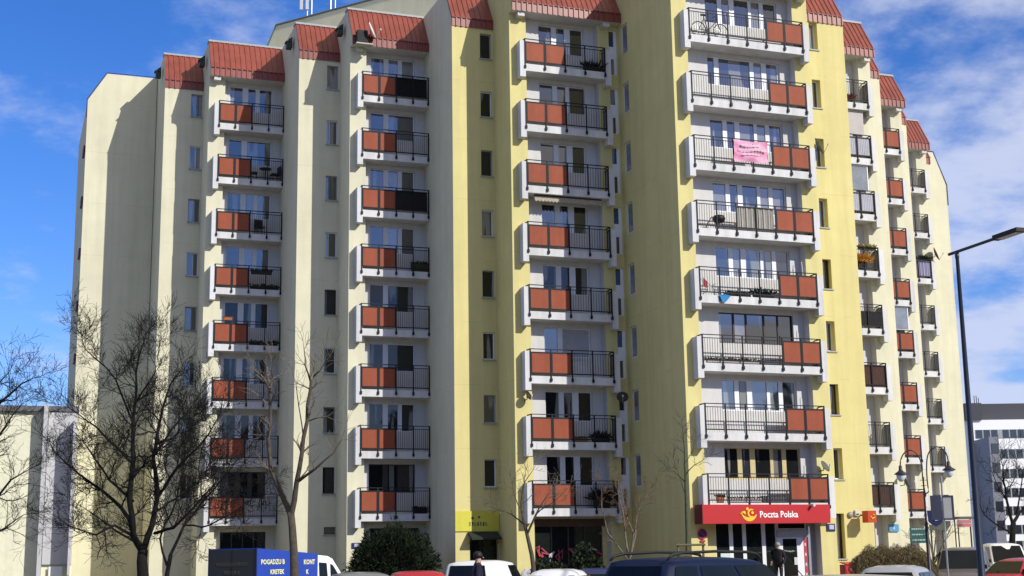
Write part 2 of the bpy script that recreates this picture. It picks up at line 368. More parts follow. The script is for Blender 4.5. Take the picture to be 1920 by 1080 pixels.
make_window('window', -17.84, -17.2, 2.88, 3.2, -14.5, [(-17.8, -17.24, 2.92, 3.16)], fm=frame_b, pm=g_dark)
# dark shop door at the foot of the yellow strip, bright yellow board above it
sd = make_window('shop_door', -12.85, -11.55, .16, 2.55, -8.32, [(-12.78, -12.25, .5, 2.45), (-12.18, -11.62, .5, 2.45)], fm=black, pm=g_shop, sill=False)
# --- plain gable walls at both ends
def gable(s0, s1, t, left):
    zlo, zhi = 26.04, 27.6; mb = MB()
    if left: P = [L(s0, t, 0), L(s1, t, 0), L(s1, t, zhi), L(s0 + .95, t, zhi), L(s0, t, zlo)]
    else: P = [L(s0, t, 0), L(s1, t, 0), L(s1, t, 25.6), L(s1 - .9, t, zhi + .15), L(s0, t, zhi + .15)]
    mb.prism(P, (0, 9, 0)); mb.build('gable_wall', cream, B, fix=True)
    tr = MB()
    if left:
        tr.tube([L(s0 - .03, t + .02, zlo - 1.0), L(s0 - .03, t + .02, zlo + .03), L(s0 + .93, t + .02, zhi + .04), L(s1, t + .02, zhi + .06)], .026, 4)
        for i in range(9):
            q = MB(); q.box(s0 - .10, s0 - .004, -t + .3, -t + 1.5, ZR(i) - 1.3, ZR(i) - .9); q.build('side_balcony_edge', reddark, B)
    else: tr.tube([L(s1 + .03, t + .02, 24.2), L(s1 + .03, t + .02, 25.6), L(s1 - .87, t + .02, zhi + .2), L(s0, t + .02, zhi + .22)], .04, 4)
    tr.build('gable_trim', mat('plum_edge_trim', (.09, .04, .045), rough=.5), B)
gable(-28.6, -25.03, -24.8, True); gable(22.3, 26.2, -24.6, False)
# --- right wing window columns (plain strips)
for s0, s1, t, fm in ((.5, 3.82, -2.6, yellow), (7.7, 9.77, -8.34, cream), (14.0, 15.9, -14.6, cream), (20.45, 22.4, -21.15, cream)):
    mb = MB(); H = []
    if fm is yellow: H = [(1.98, 2.42, ZR(k) - .06, ZR(k) + 1.28, .30) for k in range(8)] + [(1.90, 2.32, 1.45, 3.36, .30)]
    wall_front(mb, s0, s1, 0, ZF + .05, t, H); mb.poly([L(s1, t, 0), L(s1, t, ZL), L(s1, t - 1, ZT), L(s1, t - 8, ZT), L(s1, t - 8, 0)]); top_deck(mb, s0, s1, t, t - 8)
    mb.build('wall', fm, B); rib_roof(s0, s1, t)
    for i, h in enumerate(H):
        a, b, c, d = h[:4]; brown = i in (4, 6, 8)
        make_window('window', a, b, c, d, t - .24, [(a + .05, b - .06, c + .06, d - .06)], fm=frame_b if brown else frame_w, pm=g_dark, k=i, sill=False)
        q = MB(); q.box(a - .06, b + .06, -(t + .05), -(t - .28), c - .06, c - .004); q.build('window_sill', flash, B)
# --- balcony columns
#        s0(pier) recL   recR   s1    t_pier  t_b    front   flankL  railL  railR  posts  red bays  cheeks  panes
POLD = lambda *a: list(a)
COLS = {
 'C': dict(s0=-23.04, rl=-22.24, rr=-19.3, s1=-19.3, tb=-18.13, fm=cream, lm=cream, posts=[-22.56, -21.75, -20.92, -20.08, -19.34], red=(0, 1), cheeks=(-22.80,), panes=[(-21.9, -21.28), (-20.99, -20.62), (-20.40, -19.80)]),
 'A': dict(s0=-17.28, rl=-16.49, rr=-13.5, s1=-13.5, tb=-11.8, fm=cream, lm=cream, posts=[-16.77, -15.96, -15.12, -14.30, -13.54], red=(0, 1), cheeks=(-17.0,), panes=[(-16.12, -15.50), (-15.25, -14.78), (-14.58, -14.02)]),
 'B': dict(s0=-11.5, rl=-10.7, rr=-7.18, s1=-6.18, tb=-5.49, fm=yellow, lm=yellow, posts=[-10.92, -9.97, -8.99, -8.02, -7.03], red=(0, 1), cheeks=(-11.16, -7.0), panes=[(-9.88, -9.26), (-9.02, -8.62), (-8.33, -7.76)]),
 'E': dict(s0=-6.18, rl=-5.46, rr=-.26, s1=.5, tb=0.0, fm=yellow, lm=yellow, posts=[-5.56, -4.65, -3.73, -2.80, -1.87, -.97, -.05], red=(4, 5), cheeks=(-5.80, -.02), panes=[(-4.26, -3.66), (-3.45, -3.08), (-2.84, -2.14), (-1.99, -1.58), (-1.38, -.81)]),
 'R': dict(s0=3.82, rl=3.83, rr=7.0, s1=7.7, tb=-5.74, fm=cream, lm=cream, posts=[3.9, 4.75, 5.57, 6.37, 7.16], red=(), cheeks=(7.20,), panes=[(4.2, 4.8), (5.0, 5.4), (5.6, 6.2)]),
 'S': dict(s0=9.77, rl=9.78, rr=13.25, s1=14.0, tb=-11.99, fm=cream, lm=cream, posts=[9.85, 10.75, 11.65, 12.57, 13.44], red=(0, 1, 2, 3), cheeks=(13.48,), panes=[(10.2, 10.8), (11.0, 11.4), (11.6, 12.2)]),
 'T': dict(s0=15.9, rl=15.91, rr=19.7, s1=20.45, tb=-18.55, fm=cream, lm=cream, posts=[16.0, 17.0, 18.0, 19.0, 19.92], red=(), cheeks=(19.96,), panes=[(16.5, 17.1), (17.3, 17.7), (18.0, 18.6)]),
}
BALC = {}
def part_copy(o, parent, loc):
    c = o.copy(); COL.objects.link(c); c.parent = parent; c.location = loc; return c
for key, c in COLS.items():
    tb = c['tb']; tp = tb - .43; tw = tb - .86; pn = c['panes']; ws0, ws1 = pn[0][0] - .05, pn[-1][1] + .05; back = tp - 10
    H = [(ws0, ws1, ZR(k) - .13 - .06, ZR(k) + 1.10, .2) for k in range(8)]
    G = {'C': (-21.9, -19.7, .8, 3.1), 'A': (-16.1, -13.8, .8, 3.1), 'B': (-10.55, -7.4, .5, 3.2), 'E': (-4.86, -.62, .3, 3.2), 'R': (4.2, 6.6, .15, 2.95), 'S': (10.3, 12.6, .8, 2.9), 'T': (16.3, 19.2, .8, 2.9)}[key]
    H.append((*G, .12))
    mb = MB()
    for a, b in ((c['s0'], c['rl']), (c['rr'], c['s1'])):
        if b - a > .05:
            hh = []
            if key == 'B' and a > -8:
                for k in range(8): hh += [(-6.62, -6.22, ZR(k) - 1.12, ZR(k) + 1.06, .12)]
            wall_front(mb, a, b, 0, ZF + .02, tp, hh, m=0)
    for s in ((c['rl'],) if key in 'CA' else (c['rl'], c['rr'])): mb.poly([L(s, tp, 0), L(s, tw, 0), L(s, tw, ZF + .02), L(s, tp, ZF + .02)], 2)
    wall_front(mb, c['rl'], c['rr'], 3.3, ZF + .02, tw, [h for h in H[:-1]], m=2)
    wall_front(mb, c['rl'], c['rr'], 0, 3.3, tw, [H[-1]], m=2 if key not in 'CABE' else 0)
    if key == 'E':
        # big left flank with its windows
        hs_ = [(-5.52, -4.86, ZR(k) - .3, ZR(k) + 1.12) for k in range(8)]
        s = c['s0']; ts = sorted({-16.0, tp, -5.52, -4.86}); zz = sorted({0, ZF + .02, *[h[2] for h in hs_], *[h[3] for h in hs_]})
        for a, b in zip(ts, ts[1:]):
            for d, e in zip(zz, zz[1:]):
                if any(h[0] <= (a + b) / 2 <= h[1] and h[2] <= (d + e) / 2 <= h[3] for h in hs_): continue
                mb.poly([L(s, a, d), L(s, b, d), L(s, b, e), L(s, a, e)], 1)
        for h in hs_:
            q = s + .12
            mb.poly([L(s, h[1], h[2]), L(q, h[1], h[2]), L(q, h[1], h[3]), L(s, h[1], h[3])], 1); mb.poly([L(s, h[0], h[2]), L(s, h[0], h[3]), L(q, h[0], h[3]), L(q, h[0], h[2])], 1)
            mb.poly([L(s, h[0], h[3]), L(s, h[1], h[3]), L(q, h[1], h[3]), L(q, h[0], h[3])], 1); mb.poly([L(s, h[0], h[2]), L(q, h[0], h[2]), L(q, h[1], h[2]), L(s, h[1], h[2])], 1)
        mb.poly([L(s, tp, ZF + .02), L(s, tb, ZF + .02), L(s, tb, ZL), L(s, tb - 1.02, ZT - .02), L(s, -16, ZT - .02), L(s, -16, ZF + .02)], 1)
    elif key not in 'RST': flank(mb, c['s0'], tp, tb, back, 1)
    if key not in 'CAB': flank(mb, c['s1'], tp, tb, back, 0)
    soffit(mb, c['s0'], c['s1'], tb + .02, tw, 2); top_deck(mb, c['s0'], c['s1'], tb, back, 1)
    mb.build('wall', [c['fm'], c['lm'], white], B); rib_roof(c['s0'], c['s1'], tb)
    # soffit lamp blocks under the roof overhang, as on the photo
    for s in c['cheeks']:
        q = MB(); q.box(s - .05, s + .28, -(tb - .05), -(tp - .05), ZF - .2, ZF + .0); q.build('soffit_block', white, B)
    # windows
    wt = tw - .10
    for k in range(8):
        zt, zb = ZR(k) + 1.06, ZR(k) - .13; fm = frame_w; P = [(a, b, zb, zt) for a, b in pn]; pm = [None] * len(P)
        if (key, k) in (('C', 1), ('A', 1), ('A', 4), ('A', 5), ('B', 5)): P = [P[0], (pn[1][0], pn[2][1], zb, zt)]; pm = [None, None]
        if key == 'B' and k == 1: P = [P[0], (pn[1][0], pn[1][1], zb, zt), (pn[2][0] - .1, pn[2][1] + .15, zb - .2, zt)]
        if (key, k) in (('A', 7), ('C', 7), ('E', 5)): fm = frame_b
        if (key, k) == ('E', 7): fm = frame_y
        if (key, k) == ('E', 1): P = [(-4.3, -3.95, zb, zt), (-3.72, -2.2, zb, zt), (-2.0, -1.62, zb, zt), (-1.38, -.85, zb, zt)]; pm = [g_dark, g_mid, g_dark, g_mid]
        if (key, k) == ('E', 5): P = [(-4.26, -3.6, zb, zt), (-3.52, -3.0, zb, zt), (-2.92, -2.15, zb, zt), (-2.08, -1.48, zb, zt), (-1.42, -.81, zb, zt)]; pm = [g_mid, g_pale, g_dark, g_dark, g_dark]
        if key in 'EB' and k in (2, 3, 4): pm = [g_mid if i != 2 or key == 'E' else g_dark for i in range(len(P))]
        if key == 'E' and k == 0: pm = [g_dark] * 5
        if key in 'CAB' and k >= 4: pm = [g_dim] * len(P)
        if (key, k) == ('A', 2): pm = [g_mid, g_pale, g_dark]
        if (key, k) == ('A', 3): pm = [g_mid, g_mid, g_dark]
        if (key, k) == ('B', 5): pm = [g_dark, blindm]
        # the balcony door reaches lower than the windows
        P = [p if i != len(P) - 1 or key == 'E' else (p[0], p[1], p[2] - .02, p[3]) for i, p in enumerate(P)]
        make_window('balcony_window', ws0, ws1, ZR(k) - .19, ZR(k) + 1.10, wt, P, fm=fm, pm=pm, k=k, sill=False)
    make_window('ground_window', G[0], G[1], G[2], G[3], tw - .05, [(G[0] + .06 + i * (G[1] - G[0] - .06) / 4, G[0] + (i + 1) * (G[1] - G[0] - .06) / 4, G[2] + .06, G[3] - .06) for i in range(4)], fm=frame_b, pm=g_shop, sill=False) if key not in 'ER' else None
    # balconies
    po = c['posts']; x0, x1 = po[0], po[-1]; bm0 = MB()
    # slab mesh relative to the handrail height (z = 0), origin in building axes
    sl0 = c['cheeks'][0] if key not in 'RST' else x0; sl1 = x1 + (.0 if key in 'CA' else .02)
    bm0.box(c['cheeks'][0] + .13 if key not in 'RST' else x0 - .05, c['rr'] if key in 'CA' else x1 + .10, -(tb - .02), -(tw), -1.50, -1.17)
    slab_me = bm0.mesh('balcony', slabm)
    ck = MB()
    rail = MB(); rail.box(x0 - .03, x1 + .03, -(tb + .022), -(tb - .022), -.034, 0); rail.box(x0, x1, -(tb + .015), -(tb - .015), -.165, -.135); rail.box(x0, x1, -(tb + .02), -(tb - .02), -1.08, -1.035)
    for e in ((x0,) if key in 'CA' else (x1,) if key in 'RST' else (x0, x1)):
        rail.box(e - .02, e + .02, -tb, -tp, -.045, 0); rail.box(e - .012, e + .012, -tb, -tp, -.16, -.135); rail.box(e - .012, e + .012, -tb, -tp, -1.06, -1.03)
    rail_me = rail.mesh('railing', iron)
    pm_ = MB(); pm_.box(-.024, .024, -(tb + .03), -(tb - .02), -1.32, -.02); pm_.box(-.045, .045, -(tb + .055), -(tb - .022), -1.40, -1.26); post_me = pm_.mesh('railing_post', iron)
    bars = MB()
    for i in range(len(po) - 1):
        if i in c['red']: continue
        n = 8
        for j in range(1, n):
            x = po[i] + (po[i + 1] - po[i]) * j / n; bars.box(x - .0065, x + .0065, -(tb + .007), -(tb - .007), -1.05, -.14)
    for e in ((x1,) if key in 'EBRST' else ()):
        for j in (1, 2, 3): y = -tb + j * .11; bars.box(e - .008, e + .008, y - .008, y + .008, -1.05, -.14)
    bars_me = bars.mesh('balusters', iron) if bars.v else None
    pan_me = {}
    for i in range(len(po) - 1):
        q = MB(); q.box(po[i] + .045, po[i + 1] - .045, -(tb + .020), -(tb + .004), -1.028, -.175); pan_me[i] = q
    pf = MB()
    for i in c['red']:
        a_, b_ = po[i] + .03, po[i + 1] - .03
        pf.box(a_, a_ + .035, -(tb + .028), -(tb + .0), -1.03, -.165); pf.box(b_ - .035, b_, -(tb + .028), -(tb + .0), -1.03, -.165); pf.box(a_ + .035, b_ - .035, -(tb + .028), -(tb + .0), -.20, -.165)
    pf_me = pf.mesh('panel_frame', iron) if pf.v else None
    for k in range(8):
        bl = inst('balcony', slab_me, B, (0, 0, ZR(k))); BALC[key, k] = bl
        for s in c['cheeks']:
            if 'cheek' + str(s) not in c:
                q = MB(); w_ = .27; q.box(s, s + w_, -(tb - .0), -(tp + .003), -1.79, -.10); c['cheek' + str(s)] = q.mesh('cheek_wall', slabm)
            inst('cheek_wall', c['cheek' + str(s)], bl)
        inst('railing', rail_me, bl)
        if pf_me: tag(inst('panel_frame', pf_me, bl), kind='stuff')
        for x in po: inst('railing_post', post_me, bl, (x, 0, 0))
        if bars_me: tag(inst('balusters', bars_me, bl), kind='stuff')
        for i in c['red']:
            if isinstance(pan_me[i], MB): pan_me[i] = pan_me[i].mesh('railing_panel', panelm)
            inst('railing_panel', pan_me[i], bl)
# narrow corner windows between the yellow balcony column and the big flank
for k in range(8):
    z = ZR(k); t = -5.92 - .05
    make_window('corner_window', -6.62, -6.22, z - 1.12, z + 1.06, t, [(-6.60, -6.36, z + .28, z + 1.02), (-6.60, -6.36, z - 1.08, z - .32)], fm=frame_w, pm=g_dark, sill=False)
    mb = MB(); a, b = -5.52, -4.86; q = -6.18 + .07
    mb.box(q, q + .05, -b, -a, z - .3, z + 1.12); o = mb.build('flank_window', frame_w, B)
    p = MB(); p.box(q - .012, q - .002, 4.95, 5.44, z - .22, z + 1.05); p.build('pane', g_pale, o)
    p = MB(); p.box(q - .03, q - .004, 4.865, 4.925, z - .29, z + 1.11); p.build('frame', frame_b, o)
# --- post office front under the wide balconies
tw = -.86 - .04
so_ = make_window('shop_window', -4.86, -2.06, .3, 3.2, tw, [(-4.82, -4.23, .7, 3.1), (-4.06, -3.62, .7, 3.1), (-3.46, -2.74, .7, 3.1), (-2.57, -2.10, .7, 3.1)], pm=g_shop, sill=False)
dr = make_window('shop_entrance', -2.04, -.62, .3, 3.2, tw, [(-1.96, -.70, 2.72, 3.12), (-1.78, -1.12, .62, 2.30)], fm=frame_w, pm=g_shop, sill=False)
q = MB(); q.box(-2.05, -.60, -(tw + .05), -(tw + .004), 2.36, 2.66); q.box(-.62, -.30, -(tw + .06), -(tw - .1), .3, 3.3); q.build('lintel', mat('grey_aluminium', (.33, .34, .36), rough=.4, metal=.4), dr)
q = MB(); q.box(-.80, -.66, -(tw + .012), -(tw + .002), .6, 2.32); o = q.build('red_door_sticker', mat('red_sticker', (.45, .05, .07), rough=.5), dr)
q = MB()
for i in range(4): q.box(-.77, -.70, -(tw + .017), -(tw + .0125), .8 + i * .4, .92 + i * .4)
q.build('sticker_marks', white, dr)
q = MB(); q.box(-1.28, -1.12, -(tw + .01), -(tw + .002), 1.25, 1.55); q.build('door_notice', white, dr)
q = MB(); q.box(-4.65, -4.25, -(tw + .012), -(tw - .035), 1.2, 1.75); q.build('window_notice', mat('pale_green_poster', (.55, .68, .62)), so_)
q = MB(); q.box(-2.2, -.2, .2, 2.2, .0, .35); q.box(-2.2, -.2, -.25, .2, 0, .18); q.build('entrance_steps', pave, B)
# --- entrance of the right column
dr2 = make_window('entrance_door', 4.2, 6.6, .15, 2.95, -5.74 - .86 - .05, [(4.3, 5.3, 1.2, 2.8), (5.5, 6.5, 1.2, 2.8)], pm=g_mid, sill=False)
# --- rooftop block running diagonally along the wing, standing back from the mansards
def zpt(px, py, z):
    d = ray(px, py); kk = (z - CAMZ) / d.z; p = Vector((0, 0, CAMZ)) + d * kk - O; return Vector((p.dot(U), p.dot(NN), 0))
a = zpt(518, 48, 30.3); b = zpt(712, -4, 30.3); d = (b - a).normalized(); b = a + d * 11.5; n_ = Vector((d.y, -d.x, 0))
mb = MB(); bk = Vector((-d.y, d.x, 0)) * 1
if bk.y > 0: bk = -bk
def LL(v, z): return L(v.x, v.y, z)
c2 = b + Vector((3.0, 0, 0)); bb = a + Vector((.2, -14, 0)); cc = c2 + Vector((0, -14, 0)); a_low = a - d * 1.0
mb.poly([LL(a_low, 28.6), LL(a, 30.3), LL(b, 30.3), LL(b, 25), LL(a_low, 25)])
mb.poly([LL(b, 25), LL(c2, 25), LL(c2, 30.3), LL(b, 30.3)]); mb.poly([LL(c2, 25), LL(cc, 25), LL(cc, 30.3), LL(c2, 30.3)])
mb.poly([LL(a, 30.3), LL(b, 30.3), LL(c2, 30.3), LL(cc, 30.3), LL(bb, 30.3)]); mb.poly([LL(a_low, 25), LL(a_low, 28.6), LL(bb - d, 28.6), LL(bb - d, 25)]); mb.poly([LL(a_low, 28.6), LL(a, 30.3), LL(bb, 30.3), LL(bb - d, 28.6)])
ph = mb.build('rooftop_block', cream, B)
tr = MB(); tr.tube([LL(a_low, 28.55), LL(a, 30.34), LL(b, 30.34), LL(c2, 30.34)], .07, 4); tr.build('roof_edge', mat('slate_grey_trim', (.10, .13, .14), rough=.5), ph)
# parapet hoods: little dark vents behind each step of the roof line
for s, t in ((-25.1, -22.2), (-23.15, -19.8), (-19.4, -15.9), (-17.4, -13.4)):
    q = MB(); q.box(s - .26, s + .0, -(t + .2), -(t - .2), 26.75, 27.05); q.prism([L(s - .34, t + .24, 27.05), L(s - .01, t + .24, 27.05), L(s - .01, t + .24, 27.3)], (0, .48, 0)); q.build('roof_drain_box', mat('dark_green_metal', (.03, .045, .04), rough=.5), B, fix=True)
# ------------------------------------------------------------------ far setting
def ridge(name, pts, h, m, seed, step=3.0, amp=.35):
    rg = random.Random(seed); mb = MB(); rows = []
    for (x0, y0), (x1, y1) in zip(pts, pts[1:]):
        n = max(2, int(math.hypot(x1 - x0, y1 - y0) / step))
        for i in range(n):
            f = i / n; hh = h * (1 + rg.uniform(-amp, amp)); x, y = x0 + (x1 - x0) * f + rg.uniform(-1, 1), y0 + (y1 - y0) * f + rg.uniform(-1, 1)
            rows.append([(x, y, 0), (x + rg.uniform(-.6, .6), y + rg.uniform(-2, 2), hh * .5), (x, y + rg.uniform(-2, 2), hh)])
    for a, b in zip(rows, rows[1:]):
        for i in range(2): mb.poly([a[i], b[i], b[i + 1], a[i + 1]])
    return tag(mb.build(name, m), kind='structure')
woodm = mat('far_bare_woodland', (.045, .042, .035), rough=1, var=.5, scale=.5)
ridge('unseen_reflection_woodland', [(-190, 60), (-150, -40), (-80, -85), (0, -95), (90, -85), (160, -30), (190, 60)], 22, woodm, 3)  # unseen behind the camera, added to darken low window reflections
ridge('horizon_trees', [(-420, 330), (-200, 420), (0, 470), (260, 430), (520, 330)], 9, woodm, 4, 5)

# ------------------------------------------------------------------ neighbours
def low_building():
    D = 66.0; p1 = at(135, 1049, D); az = math.atan2(-p1.x, p1.y); H = at(60, 768, 64.5).z; ux = Vector((math.cos(az), math.sin(az), 0)); uy = Vector((-math.sin(az), math.cos(az), 0))
    t = thing('low_building', 'low pale yellow building with dark roof edge left of the tower block', 'building', (p1.x, p1.y, 0), az)
    def X(px, y=0.0):
        d = ray(px, 1045); q = Vector((p1.x, p1.y, 0)) + uy * y; kk = q.dot(uy) / Vector((d.x, d.y, 0)).dot(uy); return (Vector((d.x, d.y, 0)) * kk - q).dot(ux)
    xl = X(-170); wallm = mat('pale_yellow_wall', (.74, .73, .55), rough=.95, var=.08, bump=.2, stain=.08)
    mb = MB(); mb.box(xl, 0, 0, 14, 0, H); mb.build('wall', wallm, t)
    mb = MB(); mb.box(xl - .2, .02, -.22, 14.2, H, H + .26); mb.build('roof_edge', mat('dark_grey_trim', (.13, .13, .14), rough=.5), t)
    conc = mat('pale_concrete_fin', (.50, .50, .52), rough=.85, var=.08, stain=.08)
    mb = MB(); mb.box(X(70), X(78), -.85, -.003, 0, at(72, 752, D - 2.2).z); mb.build('fin_wall', conc, t)
    mb = MB(); mb.box(X(127), X(131.5), -1.3, -.003, 1.2, at(128, 786, D - 1).z); mb.build('fin_wall', conc, t)
    mb = MB(); mb.box(X(78) + .02, -.02, -.16, -.004, 1.7, H - .02); mb.build('panel_wall', conc, t)
    mb = MB(); mb.box(X(92), X(118), -.2, -.17, .3, 1.6); mb.build('window', frame_w, t)
    for a, b in ((-150, -100), (-80, -35)):
        for z in (1.0, 4.2, 6.6):
            q = MB(); q.box(X(a), X(b), -.03, -.004, z, z + 1.4); f = q.build('window', frame_w, t)
            q = MB(); q.box(X(a) + .08, X(b) - .08, -.05, -.034, z + .08, z + 1.32); q.build('pane', g_dark, f)
low_building()
def office():
    D = 215.0; pL = at(1832, 1030, D); x0 = pL.x; H = at(1870, 787, D).z; x1 = at(2060, 1030, D).x
    t = thing('office_building', 'white office block with ribbon windows and dark grey top storey far right', 'building', (0, D, 0))
    wm = mat('office_white_cladding', (.86, .86, .88), rough=.6, var=.03)
    mb = MB(); mb.box(x0, x1, 0, 22, 0, H); mb.build('wall', wm, t)
    dg = mat('dark_grey_cladding', (.06, .06, .075), rough=.6, var=.05)
    xe = at(1860, 1030, D).x; mb = MB(); mb.box(x0 - .3, xe, -.4, 20, H, H + 2.6); mb.box(xe, x1, 2, 20, H, H + 2.7); mb.build('top_storey', dg, t)
    gl = glass('office_glass', (.03, .035, .045), ior=1.7)
    rows = [806, 843, 880, 916, 950, 985, 1015]
    for i, y in enumerate(rows):
        za, zb = at(1870, y + (16 if i else 15), D).z, at(1870, y, D).z
        f = MB(); px = 1846 if i == 0 else 1862; f.box(at(px, 1030, D).x, x1 - .5, -.08, -.01, za - .05, zb + .05); f = f.build('window_band', mat('office_frame_grey', (.35, .36, .38), rough=.5), t)
        while px < 2040:
            if i == 0 and int((px - 1846) / 14.5) % 4 == 3: px += 7; 
            q = MB(); q.box(at(px + 1, 1030, D).x, at(px + 12.5, 1030, D).x, -.12, -.085, za, zb); q.build('pane', gl, f); px += 14.5
    mb = MB(); xa, xb = at(1841, 1030, D).x, at(1859, 1030, D).x; zt = at(1850, 826, D).z; mb.box(xa, xb, -7, -.02, 0, zt); s_ = mb.build('stair_tower', mat('grey_cladding', (.22, .22, .26), rough=.5), t)
    for y in (838, 873, 908, 943, 978):
        q = MB(); q.box(xa + .3, xb - .1, -7.06, -7.01, at(1850, y + 18, D).z, at(1850, y, D).z); q.build('pane', gl, s_)
    q = MB()
    for px, y in ((1826, 742), (1830, 742), (1834, 746)): p = at(px, y, D + 4); q.tube([(p.x, 4, H + 2.5), (p.x, 4, p.z)], .06, 4)
    q.build('aerial', black, t)
office()

# ------------------------------------------------------------------ trees and shrubs
def branch(mb, p, d, ln, r, lvl, rg, up=.25, spread=.9, kids=3, wob=.22, minr=.004, n=None):
    segs = 4 if lvl > 1 else 3; pts = [p.copy()]; rad = [r]; dirs = []
    for i in range(segs):
        d = (d + Vector((rg.gauss(0, wob), rg.gauss(0, wob), rg.gauss(0, wob) + up * .25))).normalized()
        p = p + d * (ln / segs); pts.append(p.copy()); dirs.append(d.copy()); rad.append(max(minr, r * (1 - (i + 1) / segs * .62)))
    mb.tube(pts, rad, n or (5 if r > .03 else 3), cap=False)
    if lvl <= 0: return
    for i in range(1, segs + 1):
        for _ in range(kids if i < segs else kids - 1):
            if rg.random() < .25 and lvl > 1: continue
            ax = dirs[i - 1].cross(Vector((rg.gauss(0, 1), rg.gauss(0, 1), rg.gauss(0, 1)))).normalized()
            nd = (dirs[i - 1] * rg.uniform(.5, 1.0) + ax * rg.uniform(.5, 1.0) * spread + Vector((0, 0, up * .6))).normalized()
            branch(mb, pts[i], nd, ln * rg.uniform(.42, .72), rad[i] * rg.uniform(.5, .72), lvl - 1, rg, up, spread, max(2, kids - (rg.random() < .35)), wob, minr)
def tree(name, label, D, trunk, limbs, seed, m=bark, mt=None, lvl=2, kids=3, cat='tree', group=None, up=.25, twl=.8, every=1, spread=.9, minr=.005):
    """trunk and limbs: lists of (px, py, radius, depth offset) surveyed on the photograph at distance D"""
    rg = random.Random(seed); P = lambda q: at(q[0], q[1], D + (q[3] if len(q) > 3 else 0))
    base = P(trunk[0]); base.z = 0
    t = thing(name, label, cat, base, group=group)
    def loc(q): return P(q) - base
    mb = MB(); pts = [Vector((0, 0, -.1))] + [loc(q) for q in trunk]; rad = [trunk[0][2] * 1.35] + [q[2] for q in trunk]
    mb.tube(pts, rad, 9); tr = mb.build('trunk', m, t, smooth=True)
    lm = MB(); tw = MB(); limbs = [[(q[0], q[1], q[2] * (.82 if m is bark else 1)) + tuple(q[3:]) for q in l] for l in limbs]
    for l in limbs:
        pp = [loc(q) for q in l]; fine = [pp[0]]; fr = [l[0][2]]
        for a, b, ra, rb in zip(pp, pp[1:], [q[2] for q in l], [q[2] for q in l][1:]):
            L_ = (b - a).length; ns = max(2, int(L_ / .35))
            for i in range(1, ns + 1):
                f = i / ns; jit = Vector((rg.gauss(0, .02), rg.gauss(0, .02), rg.gauss(0, .02))) * min(1, L_) * (1 if i < ns else 0)
                fine.append(a.lerp(b, f) + jit); fr.append(ra + (rb - ra) * f)
        lm.tube(fine, fr, 6, cap=False)
        for i in range(2, len(fine), every):
            d = (fine[i] - fine[i - 1]).normalized()
            for _ in range(2 if i > len(fine) * .35 else 1):
                ax = d.cross(Vector((rg.gauss(0, 1), rg.gauss(0, 1), rg.gauss(0, 1)))).normalized()
                nd = (d * rg.uniform(.3, .9) + ax * spread + Vector((0, 0, up * .5))).normalized()
                branch(tw, fine[i], nd, twl * rg.uniform(.55, 1.25), min(fr[i] * .55, .03), lvl, rg, up, spread, kids, minr=minr)
        branch(tw, fine[-1], (fine[-1] - fine[-2]).normalized(), twl * 1.1, fr[-1] * .9, lvl, rg, up, spread, kids, minr=minr)
    lm.build('limbs', m, t, smooth=True); tw.build('twigs', mt or m, t)
    return t
D = 40
tree('bare_tree', 'large dark bare tree with many spreading limbs in front of the left gable', D,
     [(268, 1078, .165), (266, 1052, .15), (268, 1030, .145)],
     [[(268, 1034, .13), (250, 1005, .11, -.3), (243, 940, .10, -.4), (250, 860, .085, -.3), (250, 780, .06, .2), (255, 700, .04, .5), (270, 640, .02, .6)],
      [(268, 1034, .12), (285, 985, .10, .3), (296, 930, .085, .4), (287, 860, .07, .5), (300, 790, .05, .6), (320, 720, .03, .9)],
      [(246, 985, .08), (215, 940, .06, .7), (170, 905, .045, 1.0), (125, 870, .03, 1.2), (100, 845, .015, 1.3)],
      [(249, 1004, .06, -.3), (215, 985, .05, -.6), (180, 1003, .035, -1.0), (140, 990, .02, -1.3)],
      [(250, 870, .055), (220, 840, .045, .8), (180, 800, .03, 1.2), (130, 765, .015, 1.4)],
      [(252, 800, .045), (228, 740, .035, .4), (200, 690, .025, .5), (160, 655, .015, .6), (150, 620, .01, .6)],
      [(296, 930, .06), (330, 880, .05, -.5), (370, 840, .035, -.9), (405, 790, .02, -1.1)],
      [(290, 1000, .06), (325, 990, .05, -.8), (365, 950, .04, -1.1), (400, 910, .025, -1.2)],
      [(292, 850, .05), (335, 790, .035, .8), (375, 740, .02, 1.1)],
      [(250, 940, .05), (205, 900, .04, -.9), (165, 840, .025, -1.2)],
      [(252, 760, .035), (290, 700, .025, -.5), (300, 640, .012, -.6)], [(262, 1020, .05), (225, 1000, .035, .8), (175, 965, .02, 1.2), (145, 945, .01, 1.3)], [(290, 960, .045), (330, 935, .035, .9), (370, 905, .02, 1.2), (400, 870, .01, 1.3)], [(247, 900, .04), (275, 860, .03, -1.0), (320, 830, .02, -1.3), (345, 790, .01, -1.4)]], 5, bark, lvl=2, kids=3, twl=.82, up=.25, minr=.0046)
tree('bare_tree', 'dark leaning bare tree with two thin stems behind the blue delivery truck', D + 3,
     [(313, 1078, .07), (320, 1040, .065)],
     [[(320, 1040, .06), (345, 985, .05, .3), (380, 940, .04, .6), (420, 895, .03, .7), (455, 850, .015, .8)],
      [(313, 1060, .05), (300, 1010, .04, .3), (330, 940, .035, .4), (345, 870, .02, .5), (350, 800, .012, .5)],
      [(345, 985, .04), (392, 985, .03, -.6), (440, 960, .022, -.9), (480, 930, .012, -1)],
      [(380, 940, .03), (372, 880, .022, .3), (385, 820, .012, .4)]], 8, bark, lvl=2, kids=3, twl=.75, minr=.0055)
